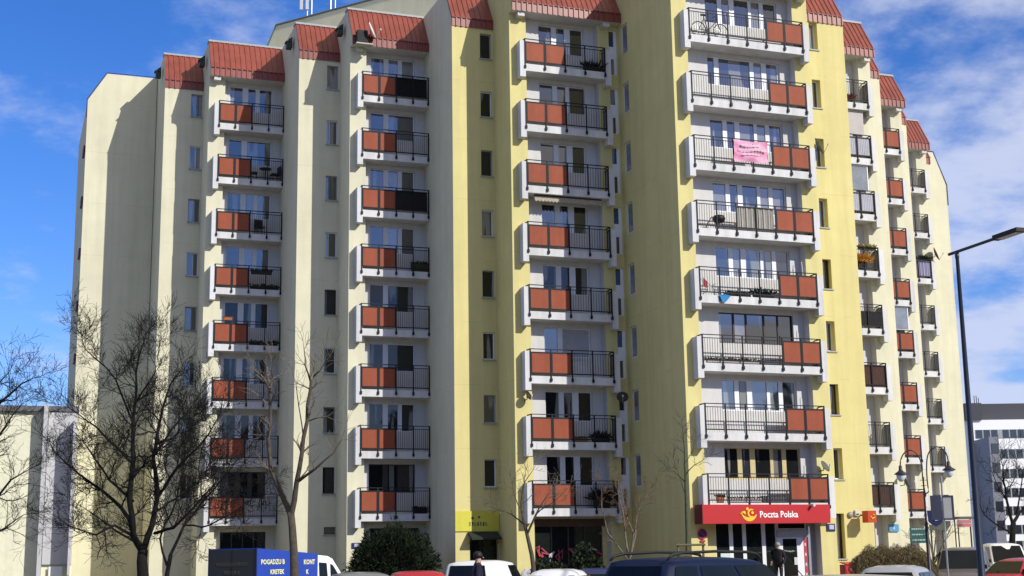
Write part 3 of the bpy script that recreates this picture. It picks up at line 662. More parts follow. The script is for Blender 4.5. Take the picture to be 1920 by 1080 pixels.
tree('pruned_tree', 'pruned tree with grey trunk forking in two before the delivery truck', 34,
     [(552, 1078, .11), (551, 1040, .10), (548, 990, .092), (545, 960, .088)],
     [[(545, 965, .085), (530, 930, .07, .2), (508, 880, .055, .3), (503, 820, .05, .3), (507, 760, .045, .3), (506, 722, .04, .3)],
      [(506, 730, .035), (495, 710, .03, .2), (482, 697, .022, .2)], [(507, 735, .03), (512, 710, .022, .4), (510, 690, .012, .4)],
      [(545, 970, .08), (556, 905, .065, -.2), (566, 850, .055, -.3), (576, 790, .05, -.3), (582, 730, .04, -.3), (583, 712, .035, -.3)],
      [(582, 715, .028), (572, 685, .018, -.3), (570, 655, .01, -.3)], [(583, 712, .022), (600, 695, .014, -.4), (612, 675, .008, -.4)],
      [(556, 905, .04), (590, 880, .03, -.5), (625, 850, .018, -.6), (640, 825, .01, -.6)], [(570, 830, .02), (560, 760, .014, .2), (555, 720, .008, .2)]],
     21, bark2, bark3, lvl=1, kids=2, twl=.62, every=2, minr=.004)
tree('bare_tree', 'bare tree at the left photo edge reaching in above the low building', 36,
     [(-95, 1078, .18), (-90, 1000, .17)],
     [[(-90, 1005, .13), (-70, 900, .10), (-40, 810, .07), (0, 755, .045), (40, 720, .025), (65, 708, .012)],
      [(-75, 930, .07), (-30, 860, .05, .5), (10, 800, .035, .6), (30, 770, .015, .7)], [(-85, 980, .06), (-30, 960, .05, -.5), (20, 900, .03, -.6), (55, 880, .012, -.6)],
      [(-88, 1000, .06), (-40, 1015, .045, .4), (10, 990, .03, .5), (45, 965, .012, .6)], [(-50, 830, .06), (-20, 740, .035, -.3), (15, 700, .015, -.4)]], 31, bark, lvl=2, kids=2, twl=.7, minr=.004)
tree('young_tree', 'small leaning bare tree before the yellow pier behind the white cars', 52,
     [(1000, 1062, .085), (997, 1040, .08), (990, 1010, .07), (982, 975, .055)],
     [[(982, 978, .05), (977, 945, .035, .2), (983, 905, .02, .3), (1000, 880, .01, .4)], [(988, 1003, .045), (1005, 965, .035, -.3), (1022, 935, .02, -.4), (1030, 925, .01, -.4)],
      [(985, 985, .035), (960, 965, .025, .3), (935, 955, .015, .4), (915, 950, .008, .5)], [(1008, 960, .02), (1040, 940, .012, -.5), (1065, 915, .007, -.6)], [(980, 960, .025), (965, 930, .014, .2), (960, 905, .008, .2)]],
     41, bark2, bark3, lvl=1, kids=2, twl=.6, minr=.0055)
tree('birch_shrub', 'pale multi-stemmed bare shrub against the shaded yellow flank wall', 53,
     [(1181, 1075, .06), (1180, 1050, .055)],
     [[(1180, 1050, .05), (1172, 1000, .04, .2), (1168, 960, .03, .3), (1158, 920, .015, .3), (1150, 895, .008, .3)], [(1180, 1050, .045), (1188, 1000, .035, -.2), (1175, 970, .03, -.3), (1166, 930, .015, -.3)],
      [(1182, 1045, .04), (1192, 985, .03, .3), (1200, 950, .018, .4), (1215, 925, .008, .4)], [(1178, 1050, .04), (1140, 1000, .03, .4), (1128, 950, .018, .5), (1128, 910, .008, .5)]],
     47, bark3, mat('orange_brown_twigs', (.15, .09, .05), rough=.95, var=.3), lvl=1, kids=3, twl=.5, minr=.0055)
tr_ = tree('staked_tree', 'thin straight young tree tied to a wooden frame beside the post office', 53,
     [(1288, 1078, .06), (1288, 1000, .055), (1286, 930, .05), (1285, 885, .045)],
     [[(1285, 888, .04), (1284, 850, .028), (1281, 815, .015), (1278, 790, .008)], [(1285, 905, .022), (1265, 885, .015, .2), (1246, 872, .008, .3)], [(1285, 890, .022), (1302, 872, .015, -.2), (1325, 858, .007, -.3)],
      [(1284, 870, .02), (1296, 850, .012, .3), (1306, 825, .006, .4)], [(1284, 925, .018), (1276, 900, .012, -.3), (1262, 860, .007, -.4)]],
     53, greenw, bark2, lvl=1, kids=2, twl=.42, minr=.0055)
def stakes():
    D = 52.4; a, b = at(1271, 1019, D), at(1318, 1018, D); t = thing('tree_stake_frame', 'low wooden stake frame holding the thin young tree upright', 'tree support', (a.x, D, 0))
    wm = mat('weathered_stake_wood', (.16, .13, .07), rough=.95, var=.3)
    for x in (0, b.x - a.x): q = MB(); q.tube([(x, 0, -.1), (x, 0, a.z)], .045, 7); q.build('stake', wm, t)
    q = MB(); q.tube([(-.08, -.06, a.z - .06), (b.x - a.x + .08, -.06, a.z - .06)], .04, 7); q.build('crossbar', wm, t)
    q = MB(); q.tube([(-.05, -.06, a.z - .42), (.42, -.06, a.z - .45)], .03, 6); q.build('crossbar', wm, t)
stakes()
tree('bare_tree', 'bare tree with dark trunk standing before the white office building', 75,
     [(1898, 1070, .18), (1898, 1010, .16), (1900, 980, .14)],
     [[(1900, 985, .11), (1888, 940, .08), (1880, 890, .05), (1876, 850, .02)], [(1900, 980, .12), (1912, 960, .09, .4), (1935, 945, .06, .5), (1960, 930, .03, .6)], [(1898, 1000, .07), (1870, 985, .05, -.4), (1845, 965, .03, -.5), (1835, 940, .015, -.6)],
      [(1888, 940, .05), (1868, 905, .03, .3), (1858, 880, .015, .4)], [(1905, 965, .06), (1915, 910, .04, -.3), (1922, 860, .02, -.4)], [(1886, 930, .04), (1905, 890, .025, .5), (1908, 850, .012, .6)]], 61, bark, lvl=1, kids=3, twl=.8, minr=.008)
def clump(name, label, cat, D, px0, px1, ztop, depth, n, m, seed, leaf=.10, stems=True, needle=True, group=None, shape=1.0, mstem=bark, lumps=9):
    rg = random.Random(seed); a, b = gp(px0, D), gp(px1, D); c = (a + b) / 2; hw = (b.x - a.x) / 2
    t = thing(name, label, cat, c, group=group)
    ls = [(Vector((rg.uniform(-.72, .72) * hw, rg.uniform(-.6, .6) * depth, ztop * rg.uniform(.25, .72))), rg.uniform(.30, .5)) for _ in range(lumps)]
    ls += [(Vector((0, 0, ztop * .55)), .62), (Vector((-.4 * hw, 0, ztop * .4)), .5), (Vector((.4 * hw, 0, ztop * .42)), .5)]
    mb = MB()
    for _ in range(n):
        q, rr = rg.choice(ls); d = Vector((rg.gauss(0, 1), rg.gauss(0, 1), rg.gauss(0, 1))).normalized(); r = rg.random() ** .33 * rr
        p = q + Vector((d.x * r * hw, d.y * r * depth, d.z * r * ztop))
        if p.z < .02 or p.z > ztop * (1.03 - shape * .5 * abs(p.x / hw) ** 1.6 + .07 * math.sin(p.x * 5.3 + seed) + .05 * math.sin(p.x * 13 + p.y * 4)): continue
        g = (d + Vector((rg.gauss(0, .5), rg.gauss(0, .5), rg.gauss(.35, .5)))).normalized(); s = g.cross(Vector((rg.gauss(0, 1), rg.gauss(0, 1), rg.gauss(0, 1)))).normalized()
        l = leaf * rg.uniform(.6, 1.6); wd = l * (.22 if needle else .45)
        if needle: mb.poly([p - s * wd, p + s * wd, p + g * l * 1.5])
        else: mb.poly([p, p + g * l * .5 + s * wd, p + g * l, p + g * l * .5 - s * wd])
    mb.build('foliage', m, t)
    if stems:
        q = MB()
        for i in range(10):
            x = rg.uniform(-.6, .6) * hw; q.tube([(x * .4, 0, -.05), (x * .8, rg.uniform(-.3, .3) * depth, ztop * .4), (x, rg.uniform(-.5, .5) * depth, ztop * .8)], [.05, .035, .012], 5)
        q.build('stems', mstem, t)
    return t
clump('evergreen_bush', 'broad dark evergreen bush under the balconies left of the yellow strip', 'bush', 60, 655, 828, 3.15, 1.5, 26000, conif, 71, .10, lumps=20)
clump('evergreen_shrub', 'low dark green shrub before the graffiti windows of the yellow column', 'shrub', 55.5, 1060, 1135, 2.1, .9, 5000, leafg, 72, .11, needle=False)
clump('evergreen_shrub', 'very low green ground shrub between white car and leaning tree', 'shrub', 55.0, 990, 1068, 1.75, .7, 3000, leafg, 73, .10, needle=False)
def hedge():
    D = 51.0; a, b = gp(1597, D), gp(1748, D); rg = random.Random(74); t = thing('twiggy_hedge', 'rounded brown leafless hedge beside the red mailbox', 'hedge', (a.x, D, 0)); Wd = b.x - a.x; H = at(1660, 1022, D).z
    mb = MB(); st = MB()
    for _ in range(30000):
        x = rg.random(); y = rg.uniform(-.75, .75); top = H * (1 - .42 * max(0, abs(x - .5) * 2 - .55) ** 1.4 * 2.2) * (1 - .14 * abs(y)) * (1 + .035 * math.sin(x * 37))
        z = rg.random() ** .55 * top; p = Vector((x * Wd, y, z)); g = Vector((rg.gauss(0, .4), rg.gauss(0, .4), rg.uniform(.2, 1))).normalized(); s = g.cross(Vector((rg.gauss(0, 1), rg.gauss(0, 1), rg.gauss(0, 1)))).normalized(); l = rg.uniform(.05, .15)
        if z + g.z * l > top * 1.03: continue
        mb.poly([p - s * .009, p + s * .009, p + g * l])
    for i in range(40):
        x = rg.random() * Wd; st.tube([(x, rg.uniform(-.3, .3), 0), (x + rg.gauss(0, .2), rg.uniform(-.6, .6), H * .75)], [.02, .006], 4)
    mb.build('twigs', hedgem, t); st.build('stems', bark2, t)
hedge()
tree('bare_shrub', 'thin bare shrub behind the twin street lantern', 53, [(1751, 1076, .04), (1751, 1055, .035)],
     [[(1751, 1055, .03), (1742, 1010, .02), (1738, 985, .01)], [(1751, 1055, .03), (1755, 1000, .02, .2), (1758, 975, .01, .2)], [(1751, 1060, .03), (1768, 1020, .018, -.2), (1785, 985, .008, -.2)], [(1751, 1060, .03), (1730, 1030, .015), (1712, 1012, .008)], [(1751, 1050, .025), (1775, 1010, .015, .3), (1795, 990, .007, .3)]],
     77, bark3, lvl=1, kids=2, twl=.4, minr=.0055, cat='shrub')

# ------------------------------------------------------------------ vehicles
def paint(name, c, rough=.35): return mat(name, c, rough=rough, var=.06, scale=2, coat=.35, spec=.35)
def vehicle(name, label, cat, px, D, az, Lc, Wc, H, pm, kind='hatch', rails=False, group=None, antenna=False):
    """az: heading, degrees clockwise from +Y (away from the camera). local x = forward"""
    p = gp(px, D); t = thing(name, label, cat, (p.x, p.y, .006), math.pi / 2 - R(az), group=group)
    hl, hw = Lc / 2, Wc / 2; zb = {'van': .98, 'mpv': .98}.get(kind, .90) * (H / 1.75 if kind in ('van', 'mpv') else H / 1.48)
    prof = {  # roof line: (rear base, rear roof, front roof, front base) as fractions of the length from the tail
     'hatch': (.03, .12, .56, .74), 'wagon': (.02, .10, .58, .74), 'van': (.01, .035, .60, .78), 'mpv': (.015, .08, .60, .80), 'sedan': (.10, .27, .56, .73), 'cab': (.52, .53, .80, .93)}[kind]
    X = lambda f: -hl + f * Lc
    # lower body: rounded loft of sections along x
    st = [(0, .30, .93), (.02, .97, .97), (.10, 1, 1), (prof[3], 1, 1), (.92, .93, .90), (.985, .84, .84), (1, .5, .8)]
    mb = MB(); rows = []
    for f, hz, wf in st:
        hood = zb if f <= prof[3] + .01 else zb - (f - prof[3]) / (1 - prof[3]) * .20
        z1 = .24 + (hood - .24) * (hz if f > .5 else max(hz, .55)); w_ = hw * wf
        rows.append([(X(f), -w_ * .9, .20), (X(f), -w_, .42), (X(f), -w_, z1 - .16), (X(f), -w_ * .955, z1 - .02), (X(f), -w_ * .8, z1 + .012), (X(f), w_ * .8, z1 + .012), (X(f), w_ * .955, z1 - .02), (X(f), w_, z1 - .16), (X(f), w_, .42), (X(f), w_ * .9, .20)])
    b0 = len(mb.v); nr = len(rows[0])
    for r in rows: mb.v += r
    for i in range(len(rows) - 1):
        for j in range(nr): jj = (j + 1) % nr; mb.f.append((b0 + i * nr + j, b0 + i * nr + jj, b0 + (i + 1) * nr + jj, b0 + (i + 1) * nr + j)); mb.m.append(0)
    mb.f.append(tuple(b0 + j for j in range(nr))); mb.m.append(0); mb.f.append(tuple(b0 + (len(rows) - 1) * nr + j for j in range(nr - 1, -1, -1))); mb.m.append(0)
    body = mb.build('body', pm, t, smooth=True, fix=True)
    # cabin: cross-sections with a crowned roof
    wb, wr = hw * .93, hw * (.80 if kind in ('van', 'mpv') else .70)
    secs = []
    xa, xb_, xc, xd = (X(f) for f in prof)
    def sec(x, z, k):         # k: 0 at belt, 1 at the roof
        w_ = wb + (wr - wb) * k; return (x, w_, z)
    cs = []; NS = 9
    for i in range(NS + 1):
        f = i / NS; x = xb_ + (xc - xb_) * f; cr = H - .05 * abs(2 * f - 1) ** 2.2 - (.02 if kind != 'van' else 0) * f
        cs.append((x, cr))
    mb = MB(); rr = []
    def ring(x, zt, wtop, wbot): return [(x, -wbot, zb - .03), (x, -wtop - .01, zt - .13), (x, -wtop + .06, zt - .05), (x, -wtop * .6, zt - .008), (x, 0, zt), (x, wtop * .6, zt - .008), (x, wtop - .06, zt - .05), (x, wtop + .01, zt - .13), (x, wbot, zb - .03)]
    rr.append([(xa, -wb, zb - .03), (xa, -wb * .99, zb - .01), (xa, -wb * .9, zb), (xa, -wb * .6, zb), (xa, 0, zb), (xa, wb * .6, zb), (xa, wb * .9, zb), (xa, wb * .99, zb - .01), (xa, wb, zb - .03)])
    rr += [ring(x, z, wr, wb) for x, z in cs]
    rr.append([(xd, y, z) for _, y, z in rr[0]])
    b0 = len(mb.v); nr = 9
    for r in rr: mb.v += r
    for i in range(len(rr) - 1):
        for j in range(nr - 1): mb.f.append((b0 + i * nr + j, b0 + i * nr + j + 1, b0 + (i + 1) * nr + j + 1, b0 + (i + 1) * nr + j)); mb.m.append(0)
    mb.build('cabin', pm, t, smooth=True, fix=True)
    # glazing sits a few mm proud of the sheet metal
    def quad(nm, pts, m): q = MB(); q.poly(pts); return q.build(nm, m, t)
    zt = H - .15; e = .012
    def side_y(z): return wb + (wr + .01 - wb) * (z - zb + .03) / (H - .13 - zb + .03)
    def xr(z, a, b): return a + (b - a) * (z - zb) / (H - .05 - zb)
    z0, z1 = zb + .05, H - .17
    if kind == 'van': cuts = [(.70, 1.0)]
    elif kind == 'cab': cuts = [(.0, .52), (.58, 1.0)]
    else: cuts = [(.04, .25), (.29, .62), (.65, 1.0)]
    for sgn in (-1, 1):
        for c0, c1 in cuts:
            def pt(c, z):
                a = xr(z, xa, xb_) + .10; b = xr(z, xd, xc) - .10; return (a + (b - a) * c, sgn * (side_y(z) + e), z)
            quad('side_window', [pt(c0, z0), pt(c1, z0), pt(c1, z1), pt(c0, z1)], carglass)
    dz = lambda z, a, b, off: a + (b - a) * (z - zb) / (H - .07 - zb) + off
    quad('rear_window', [(dz(z0 + .04, xa, xb_, -.014), -wb * .82, z0 + .04), (dz(z0 + .04, xa, xb_, -.014), wb * .82, z0 + .04), (dz(H - .16, xa, xb_, -.014), wr * .84, H - .16), (dz(H - .16, xa, xb_, -.014), -wr * .84, H - .16)], carglass)
    quad('windscreen', [(dz(z0, xd, xc, .014), -wb * .86, z0), (dz(z0, xd, xc, .014), wb * .86, z0), (dz(H - .13, xd, xc, .014), wr * .88, H - .13), (dz(H - .13, xd, xc, .014), -wr * .88, H - .13)], carglass)
    for sx in (-.60, .62):
        for sgn in (-1, 1):
            q = MB(); q.lathe([(.0, -.11), (.24, -.11), (.31, -.09), (.315, 0), (.31, .09), (.24, .11), (0, .11)], (0, 0, 0), 18, axis='Y'); wo = q.build('wheel', tyre, t, smooth=True, loc=(sx * hl, sgn * (hw - .10), .315))
            q = MB(); q.lathe([(0, sgn * .118), (.10, sgn * .125), (.20, sgn * .115), (.205, sgn * .10)], (0, 0, 0), 14, axis='Y'); q.build('rim', rimm, wo)
    for sgn in (-1, 1):
        q = MB(); y = sgn * hw * .80; q.box(-hl - .005, -hl + .12, y - .09, y + .09, zb - .38, zb - .08); q.build('tail_light', lamp_red, t)
        q = MB(); q.box(hl * .955 - .10, hl * .955 + .05, y - .14, y + .14, zb - .42, zb - .26); q.build('headlight', lamp_clear, t)
        q = MB(); xm = xd - .22; q.box(xm, xm + .12, sgn * (hw + .02) - .09, sgn * (hw + .02) + .09, zb + .03, zb + .18); q.build('side_mirror', black, t)
        if rails:
            q = MB(); y = sgn * (wr - .04); x0, x1 = xb_ + .12, xc - .1; q.tube([(x0 - .12, y, H - .06), (x0, y, H + .02), (x0 + .25, y, H + .055), ((x0 + x1) / 2, y, H + .075), (x1 - .25, y, H + .055), (x1, y, H + .02), (x1 + .12, y, H - .07)], [.02, .03, .028, .026, .028, .03, .02], 7); q.build('roof_rail', black, t, smooth=True)
    for f, hh in ((-hl - .03, .5), (hl - .06, .46)):
        q = MB(); q.box(f, f + .10, -hw * .85, hw * .85, .24, hh); q.build('bumper', pm if kind != 'cab' else black, t)
    if antenna: q = MB(); q.tube([(xb_ + .35, 0, H - .03), (xb_ + .1, 0, H + .22)], .006, 4); q.build('aerial', black, t)
    return t
mpv = vehicle('parked_minivan', 'dark blue minivan with black roof rails parked before the post office', 'car', 1338, 26.0, 49, 4.75, 1.82, 1.735, mat('dark_blue_paint', (.004, .011, .042), rough=.5, var=.08, scale=2, coat=.04, spec=.12), 'mpv', rails=True)
vehicle('parked_van', 'small white panel van parked behind the dark walking person', 'van', 918, 46, 20, 4.1, 1.72, 1.66, paint('white_van_paint', (.78, .78, .79)), 'van')
vehicle('parked_car', 'grey car roof between blue delivery truck and red car', 'car', 668, 31, -12, 4.2, 1.7, 1.505, paint('grey_green_paint', (.16, .175, .17)), 'hatch')
vehicle('parked_car', 'bright red car roof left of the small white van', 'car', 778, 32.5, -8, 4.1, 1.7, 1.50, paint('bright_red_paint', (.38, .012, .02)), 'hatch')
vehicle('parked_car', 'white car between small white van and navy car', 'car', 1052, 34, 12, 4.2, 1.7, 1.475, paint('white_car_paint', (.75, .76, .77)), 'sedan')
vehicle('parked_car', 'navy blue car half hidden by the dark blue minivan', 'car', 1128, 38, 10, 4.2, 1.7, 1.45, paint('navy_paint', (.012, .02, .09)), 'hatch')
vehicle('parked_car', 'silver grey estate car below the brown hedge', 'car', 1688, 33, 24, 4.4, 1.72, 1.46, paint('silver_paint', (.33, .33, .35)), 'wagon')
vehicle('parked_car', 'near pale grey car roof cut by the bottom photo edge', 'car', 1668, 17.5, 62, 4.3, 1.72, 1.52, paint('pale_grey_paint', (.30, .30, .28)), 'wagon', antenna=True)
vehicle('parked_minivan', 'grey brown minivan with big windscreen left of the street lamp pole', 'car', 1803, 52, 204, 4.3, 1.72, 1.86, paint('grey_brown_paint', (.11, .09, .09)), 'mpv')
vehicle('parked_car', 'red hatchback at the right photo edge before the white van', 'car', 1903, 50, 232, 3.9, 1.68, 1.46, paint('red_paint', (.36, .012, .025)), 'hatch')
vehicle('parked_van', 'tall white van parked behind the red hatchback', 'van', 1882, 64, 187, 4.4, 1.75, 2.02, paint('white_van_paint', (.78, .78, .79)), 'van')
def truck():
    px, D = 541, 39.5; p = gp(px, D); az = 33; t = thing('delivery_truck', 'small delivery truck with blue lettered cargo box and white cab', 'truck', (p.x, p.y, .006), math.pi / 2 - R(az))
    blue = mat('blue_box_panel', (.018, .055, .36), rough=.45, var=.04, spec=.4); yl = mat('pale_yellow_lettering', (.72, .70, .35), rough=.6)
    wp = paint('white_cab_paint', (.80, .80, .81)); H = 2.08
    # cargo box, roof falling slightly to the front
    mb = MB(); x0, x1, hw = -2.2, .25, .86
    mb.prism([(x0, -hw, .62), (x1, -hw, .62), (x1, -hw, H - .16), (x0, -hw, H)], (0, 2 * hw, 0)); bx = mb.build('cargo_box', blue, t, fix=True)
    q = MB()
    for y in (-hw, hw): q.box(x0 - .015, x0 + .02, y - .02, y + .02, .6, H + .01)
    q.build('corner_trim', mat('dark_blue_trim', (.01, .02, .10), rough=.5), bx)
    for i, (tx, sz, z, xx) in enumerate((('POGADZU B', .175, 1.66, -2.02), ('KONT', .175, 1.64, -.34), ('KRETEK', .165, 1.40, -1.66), ('K', .165, 1.38, -.24), ('TEL 0', .165, 1.15, -1.66), ('K', .165, 1.13, -.24))):
        me = text_mesh(tx, sz, .003, .005, sx=.92); me.materials.append(yl); o = inst('lettering', me, bx, (xx, -hw - .006, z)); o.rotation_euler = (math.pi / 2, R(2.5) * 0, 0)
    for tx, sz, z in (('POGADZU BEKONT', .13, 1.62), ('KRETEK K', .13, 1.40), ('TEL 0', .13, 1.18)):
        me = text_mesh(tx, sz, .003, .002, 'CENTER'); me.materials.append(mat('shade_yellow_lettering', (.10, .095, .06), rough=.6)); o = inst('rear_lettering', me, bx, (x0 - .009, 0, z)); o.rotation_euler = (math.pi / 2, 0, -math.pi / 2)  # rear lettering: yellow darkened in its colour for the shaded side
    q = MB(); q.box(x0 - .006, x0 - .001, -hw + .03, hw - .03, .66, H - .03); q.build('rear_door', mat('shade_grey_rear_door', (.045, .045, .05), rough=.6), bx)  # rear face in shade: the darkness is put into the door colour
    q = MB(); q.box(x0 - .012, x0 - .007, -.008, .008, .65, H - .05); q.build('door_seam', black, bx)
    # cab
    mb = MB(); hw2 = .80; pr = [(.30, .5), (2.15, .5), (2.18, .95), (1.55, 1.15), (1.05, 1.74), (.85, 1.82), (.30, 1.86)]
    rows = []
    for y, k in ((-hw2, 0), (-hw2 * .97, .03), (hw2 * .97, .03), (hw2, 0)): rows.append([(x, y * (1 - .12 * max(0, (z - 1.0))), z + (k if z > 1.5 else 0)) for x, z in pr])
    n = len(pr)
    for r in rows: mb.v += r
    for i in range(3):
        for j in range(n): jj = (j + 1) % n; mb.f.append((i * n + j, i * n + jj, (i + 1) * n + jj, (i + 1) * n + j)); mb.m.append(0)
    mb.f.append(tuple(range(n))); mb.m.append(0); mb.f.append(tuple(3 * n + j for j in range(n - 1, -1, -1))); mb.m.append(0)
    mb.build('cab', wp, t, fix=True)
    for sg in (-1, 1):
        Y = lambda z: sg * (hw2 * (1 - .12 * max(0, z - 1.0)) + .008)
        for P in ([(.44, 1.10), (.78, 1.10), (.76, 1.66), (.44, 1.68)], [(.92, 1.12), (1.42, 1.12), (1.02, 1.60), (.92, 1.64)]):
            q = MB(); q.poly([(x, Y(z), z) for x, z in P]); q.build('side_window', carglass, t)
        for sx in (-1.35, 1.5):
            q = MB(); q.lathe([(0, -.1), (.24, -.1), (.31, -.08), (.31, .08), (.24, .1), (0, .1)], (0, 0, 0), 16, axis='Y'); q.build('wheel', tyre, t, smooth=True, loc=(sx, sg * .72, .31))
        q = MB(); q.box(2.10, 2.21, sg * .6 - .13, sg * .6 + .13, .68, .86); q.build('headlight', lamp_clear, t)
    q = MB(); q.poly([(1.53, -.7, 1.19), (1.53, .7, 1.19), (1.09, .66, 1.72), (1.09, -.66, 1.72)]); q.build('windscreen', carglass, t)
    q = MB(); q.box(-2.15, 2.1, -.6, .6, .42, .60); q.build('chassis', black, t)
truck()

# ------------------------------------------------------------------ street furniture
def street_lamp():
    D = 27.0; top = at(1794, 474, D); t = thing('street_lamp', 'tall dark street lamp post with slim flat lamp head at right', 'street lamp', (top.x, D, 0))
    pm = mat('dark_blue_grey_pole', (.014, .02, .042), rough=.4, spec=.5)
    q = MB(); q.lathe([(.088, 0), (.088, 1.0), (.072, 1.05), (.036, top.z - .12), (.043, top.z - .1), (.043, top.z + .02)], (0, 0, 0), 12); q.build('pole', pm, t, smooth=True)
    q = MB(); q.box(.10, .108, -.05, .05, .45, .85); q.build('service_door', black, t)
    tail = at(1772, 480, D + .25) - Vector((top.x, D, 0)); tail.z = top.z + .02; e = at(1872, 449, D - 1.25); e = e - Vector((top.x, D, 0)); e.z = top.z + .02
    d = Vector((e.x, e.y, 0)).normalized()
    q = MB(); q.tube([Vector((0, 0, top.z + .02)) - d * .26, Vector((0, 0, top.z + .02)) + d * e.length * .0 + e * 0 + d * 1.25], .032, 8); q.build('arm', pm, t)
    a = math.atan2(d.y, d.x); Mx = Matrix.Translation(d * 1.22 + Vector((0, 0, top.z + .02))) @ Matrix.Rotation(a, 4, 'Z')
    q = MB(); q.box(0, .12, -.07, .07, -.045, .05, M=Mx); q.box(.08, .78, -.115, .115, -.04, .035, M=Mx); q.build('lamp_head', black, t)
    q = MB(); q.box(.14, .72, -.085, .085, -.05, -.042, M=Mx); q.build('lamp_lens', mat('lamp_lens', (.5, .5, .48), rough=.2), t)
street_lamp()
def lantern():
    D = 46.0; P = lambda x, y: at(x, y, D); b = P(1741, 1040); t = thing('twin_lantern_post', 'old style black lantern post with two curved arms and bell lamps', 'street lamp', (b.x, D, 0)); o = Vector((b.x, D, 0))
    pm = mat('black_lantern_paint', (.016, .014, .018), rough=.45, spec=.5); X = lambda x, y: P(x, y) - o
    f = X(1735, 895); q = MB(); q.lathe([(.10, 0), (.10, .5), (.065, .55), (.055, 2.6), (.035, 2.7), (.025, f.z - .05), (.045, f.z - .02), (.0, f.z + .05)], (0, 0, 0), 10); q.build('pole', pm, t, smooth=True)
    q = MB(); q.box(-.11, .11, -.015, .015, f.z - .10, f.z - .08); q.box(-.08, .08, -.015, .015, f.z - .28, f.z - .26); q.build('finial_bar', pm, t)
    ca = [X(1737, 935), X(1731, 905), X(1727, 868), X(1718, 850), X(1706, 844), X(1695, 850), X(1689, 862), X(1688, 874)]
    cb = [X(1742, 928), X(1738, 895), X(1738, 862), X(1744, 845), X(1757, 838), X(1769, 843), X(1776, 855), X(1778, 866)]
    for cv in (ca, cb):
        fine = []
        for i in range(len(cv) - 1):
            p0, p1, p2, p3 = cv[max(0, i - 1)], cv[i], cv[i + 1], cv[min(len(cv) - 1, i + 2)]
            for k in range(4):
                u = k / 4; fine.append(.5 * ((2 * p1) + (p2 - p0) * u + (2 * p0 - 5 * p1 + 4 * p2 - p3) * u * u + (3 * p1 - p0 - 3 * p2 + p3) * u ** 3))
        fine.append(cv[-1]); fine[0] = Vector((0, 0, fine[0].z))
        q = MB(); q.tube(fine, .022, 7); q.build('arm', pm, t, smooth=True)
        e = cv[-1]; q = MB(); q.lathe([(.03, .02), (.055, 0), (.06, -.12), (.09, -.17), (.21, -.25), (.215, -.275), (.16, -.262), (.0, -.25)], e, 14); hd = q.build('lamp_hood', pm, t, smooth=True)
        q = MB(); q.lathe([(.15, -.275), (.15, -.33), (.12, -.43), (.06, -.50), (0, -.515)], e, 14); q.build('lamp_globe', mat('milky_lamp_globe', (.62, .66, .70), rough=.15, spec=.6), hd, smooth=True)
lantern()
def sign_pole():
    D = 42.0; p = at(1775, 1040, D); z = at(1774, 893, D).z; t = thing('sign_pole', 'thin grey pole carrying a dark framed board right of the lantern', 'sign post', (p.x, D, 0)); k = D / FPX
    gm = mat('galvanised_steel', (.36, .37, .38), rough=.4, metal=.6)
    q = MB(); q.lathe([(.03, 0), (.03, z), (0, z + .02)], (0, 0, 0), 8); q.build('pole', gm, t)
    za, zb = at(1775, 975, D).z, at(1775, 929, D).z; dk = mat('dark_sign_frame', (.03, .035, .06), rough=.5)
    q = MB(); q.box(-24 * k, -4 * k, -.06, -.03, za, zb); q.build('sign_back', dk, t)
    q = MB(); q.box(0, 19 * k, -.05, .02, za, za + .05); q.box(0, 19 * k, -.05, .02, zb - .05, zb); q.box(16 * k, 19 * k, -.05, .02, za + .05, zb - .05); q.build('sign_frame', dk, t)
    q = MB(); q.box(-.0, 16 * k, -.035, -.015, za + .05, zb - .05); q.build('sign_board', mat('grey_sign_board', (.30, .30, .31), rough=.6), t)
sign_pole()
def blue_sign():
    D = 45.6; P = lambda x, y: at(x, y, D); o = P(1742, 1040); o.z = 0; t = thing('shield_sign', 'dark blue rounded hanging sign with a white hook mark on the lantern post', 'sign', P(1739, 957)); o = P(1739, 957); X = lambda x, y: P(x, y) - o
    pts = [X(1738, 957), X(1768, 957), X(1768, 976), X(1762, 983), X(1755, 987), X(1748, 984), X(1741, 978)]
    q = MB(); q.prism([p + Vector((0, -.02, 0)) for p in pts], (0, .04, 0)); q.build('plate', mat('dark_blue_sign', (.012, .016, .07), rough=.5), t, fix=True)
    q = MB(); q.tube([X(1750, 958) + Vector((0, -.035, 0)), X(1750, 973) + Vector((0, -.035, 0)), X(1753, 976) + Vector((0, -.035, 0)), X(1758, 975) + Vector((0, -.035, 0))], .022, 6); q.build('mark', mat('pale_blue_mark', (.45, .55, .70)), t)
blue_sign()
def flat_sign(name, label, cat, D, px0, py0, px1, py1, m, th=.05, legs=False, marks=None, mm=None):
    a, b = at(px0, py0, D), at(px1, py1, D); t = thing(name, label, cat, (a.x, D, 0)); q = MB(); q.box(0, b.x - a.x, -th / 2, th / 2, b.z, a.z); bd = q.build('board', m, t)
    if legs: q = MB(); q.box(.03, .08, th / 2 + .002, th / 2 + .05, 0, a.z - .05); q.box(b.x - a.x - .08, b.x - a.x - .03, th / 2 + .002, th / 2 + .05, 0, a.z - .05); q.build('legs', black, t)
    if marks:
        q = MB(); rg = random.Random(5); W_, H_ = b.x - a.x, a.z - b.z
        for r in range(marks):
            z = b.z + H_ * (.16 + .72 * r / max(1, marks - 1)) if marks > 1 else b.z + H_ * .45; x = W_ * .1
            while x < W_ * .86: l = rg.uniform(.05, .13) * W_; q.box(x, x + l, -th / 2 - .006, -th / 2 - .001, z, z + H_ * .09); x += l + W_ * .03
        q.build('print', mm or white, bd)
    return t
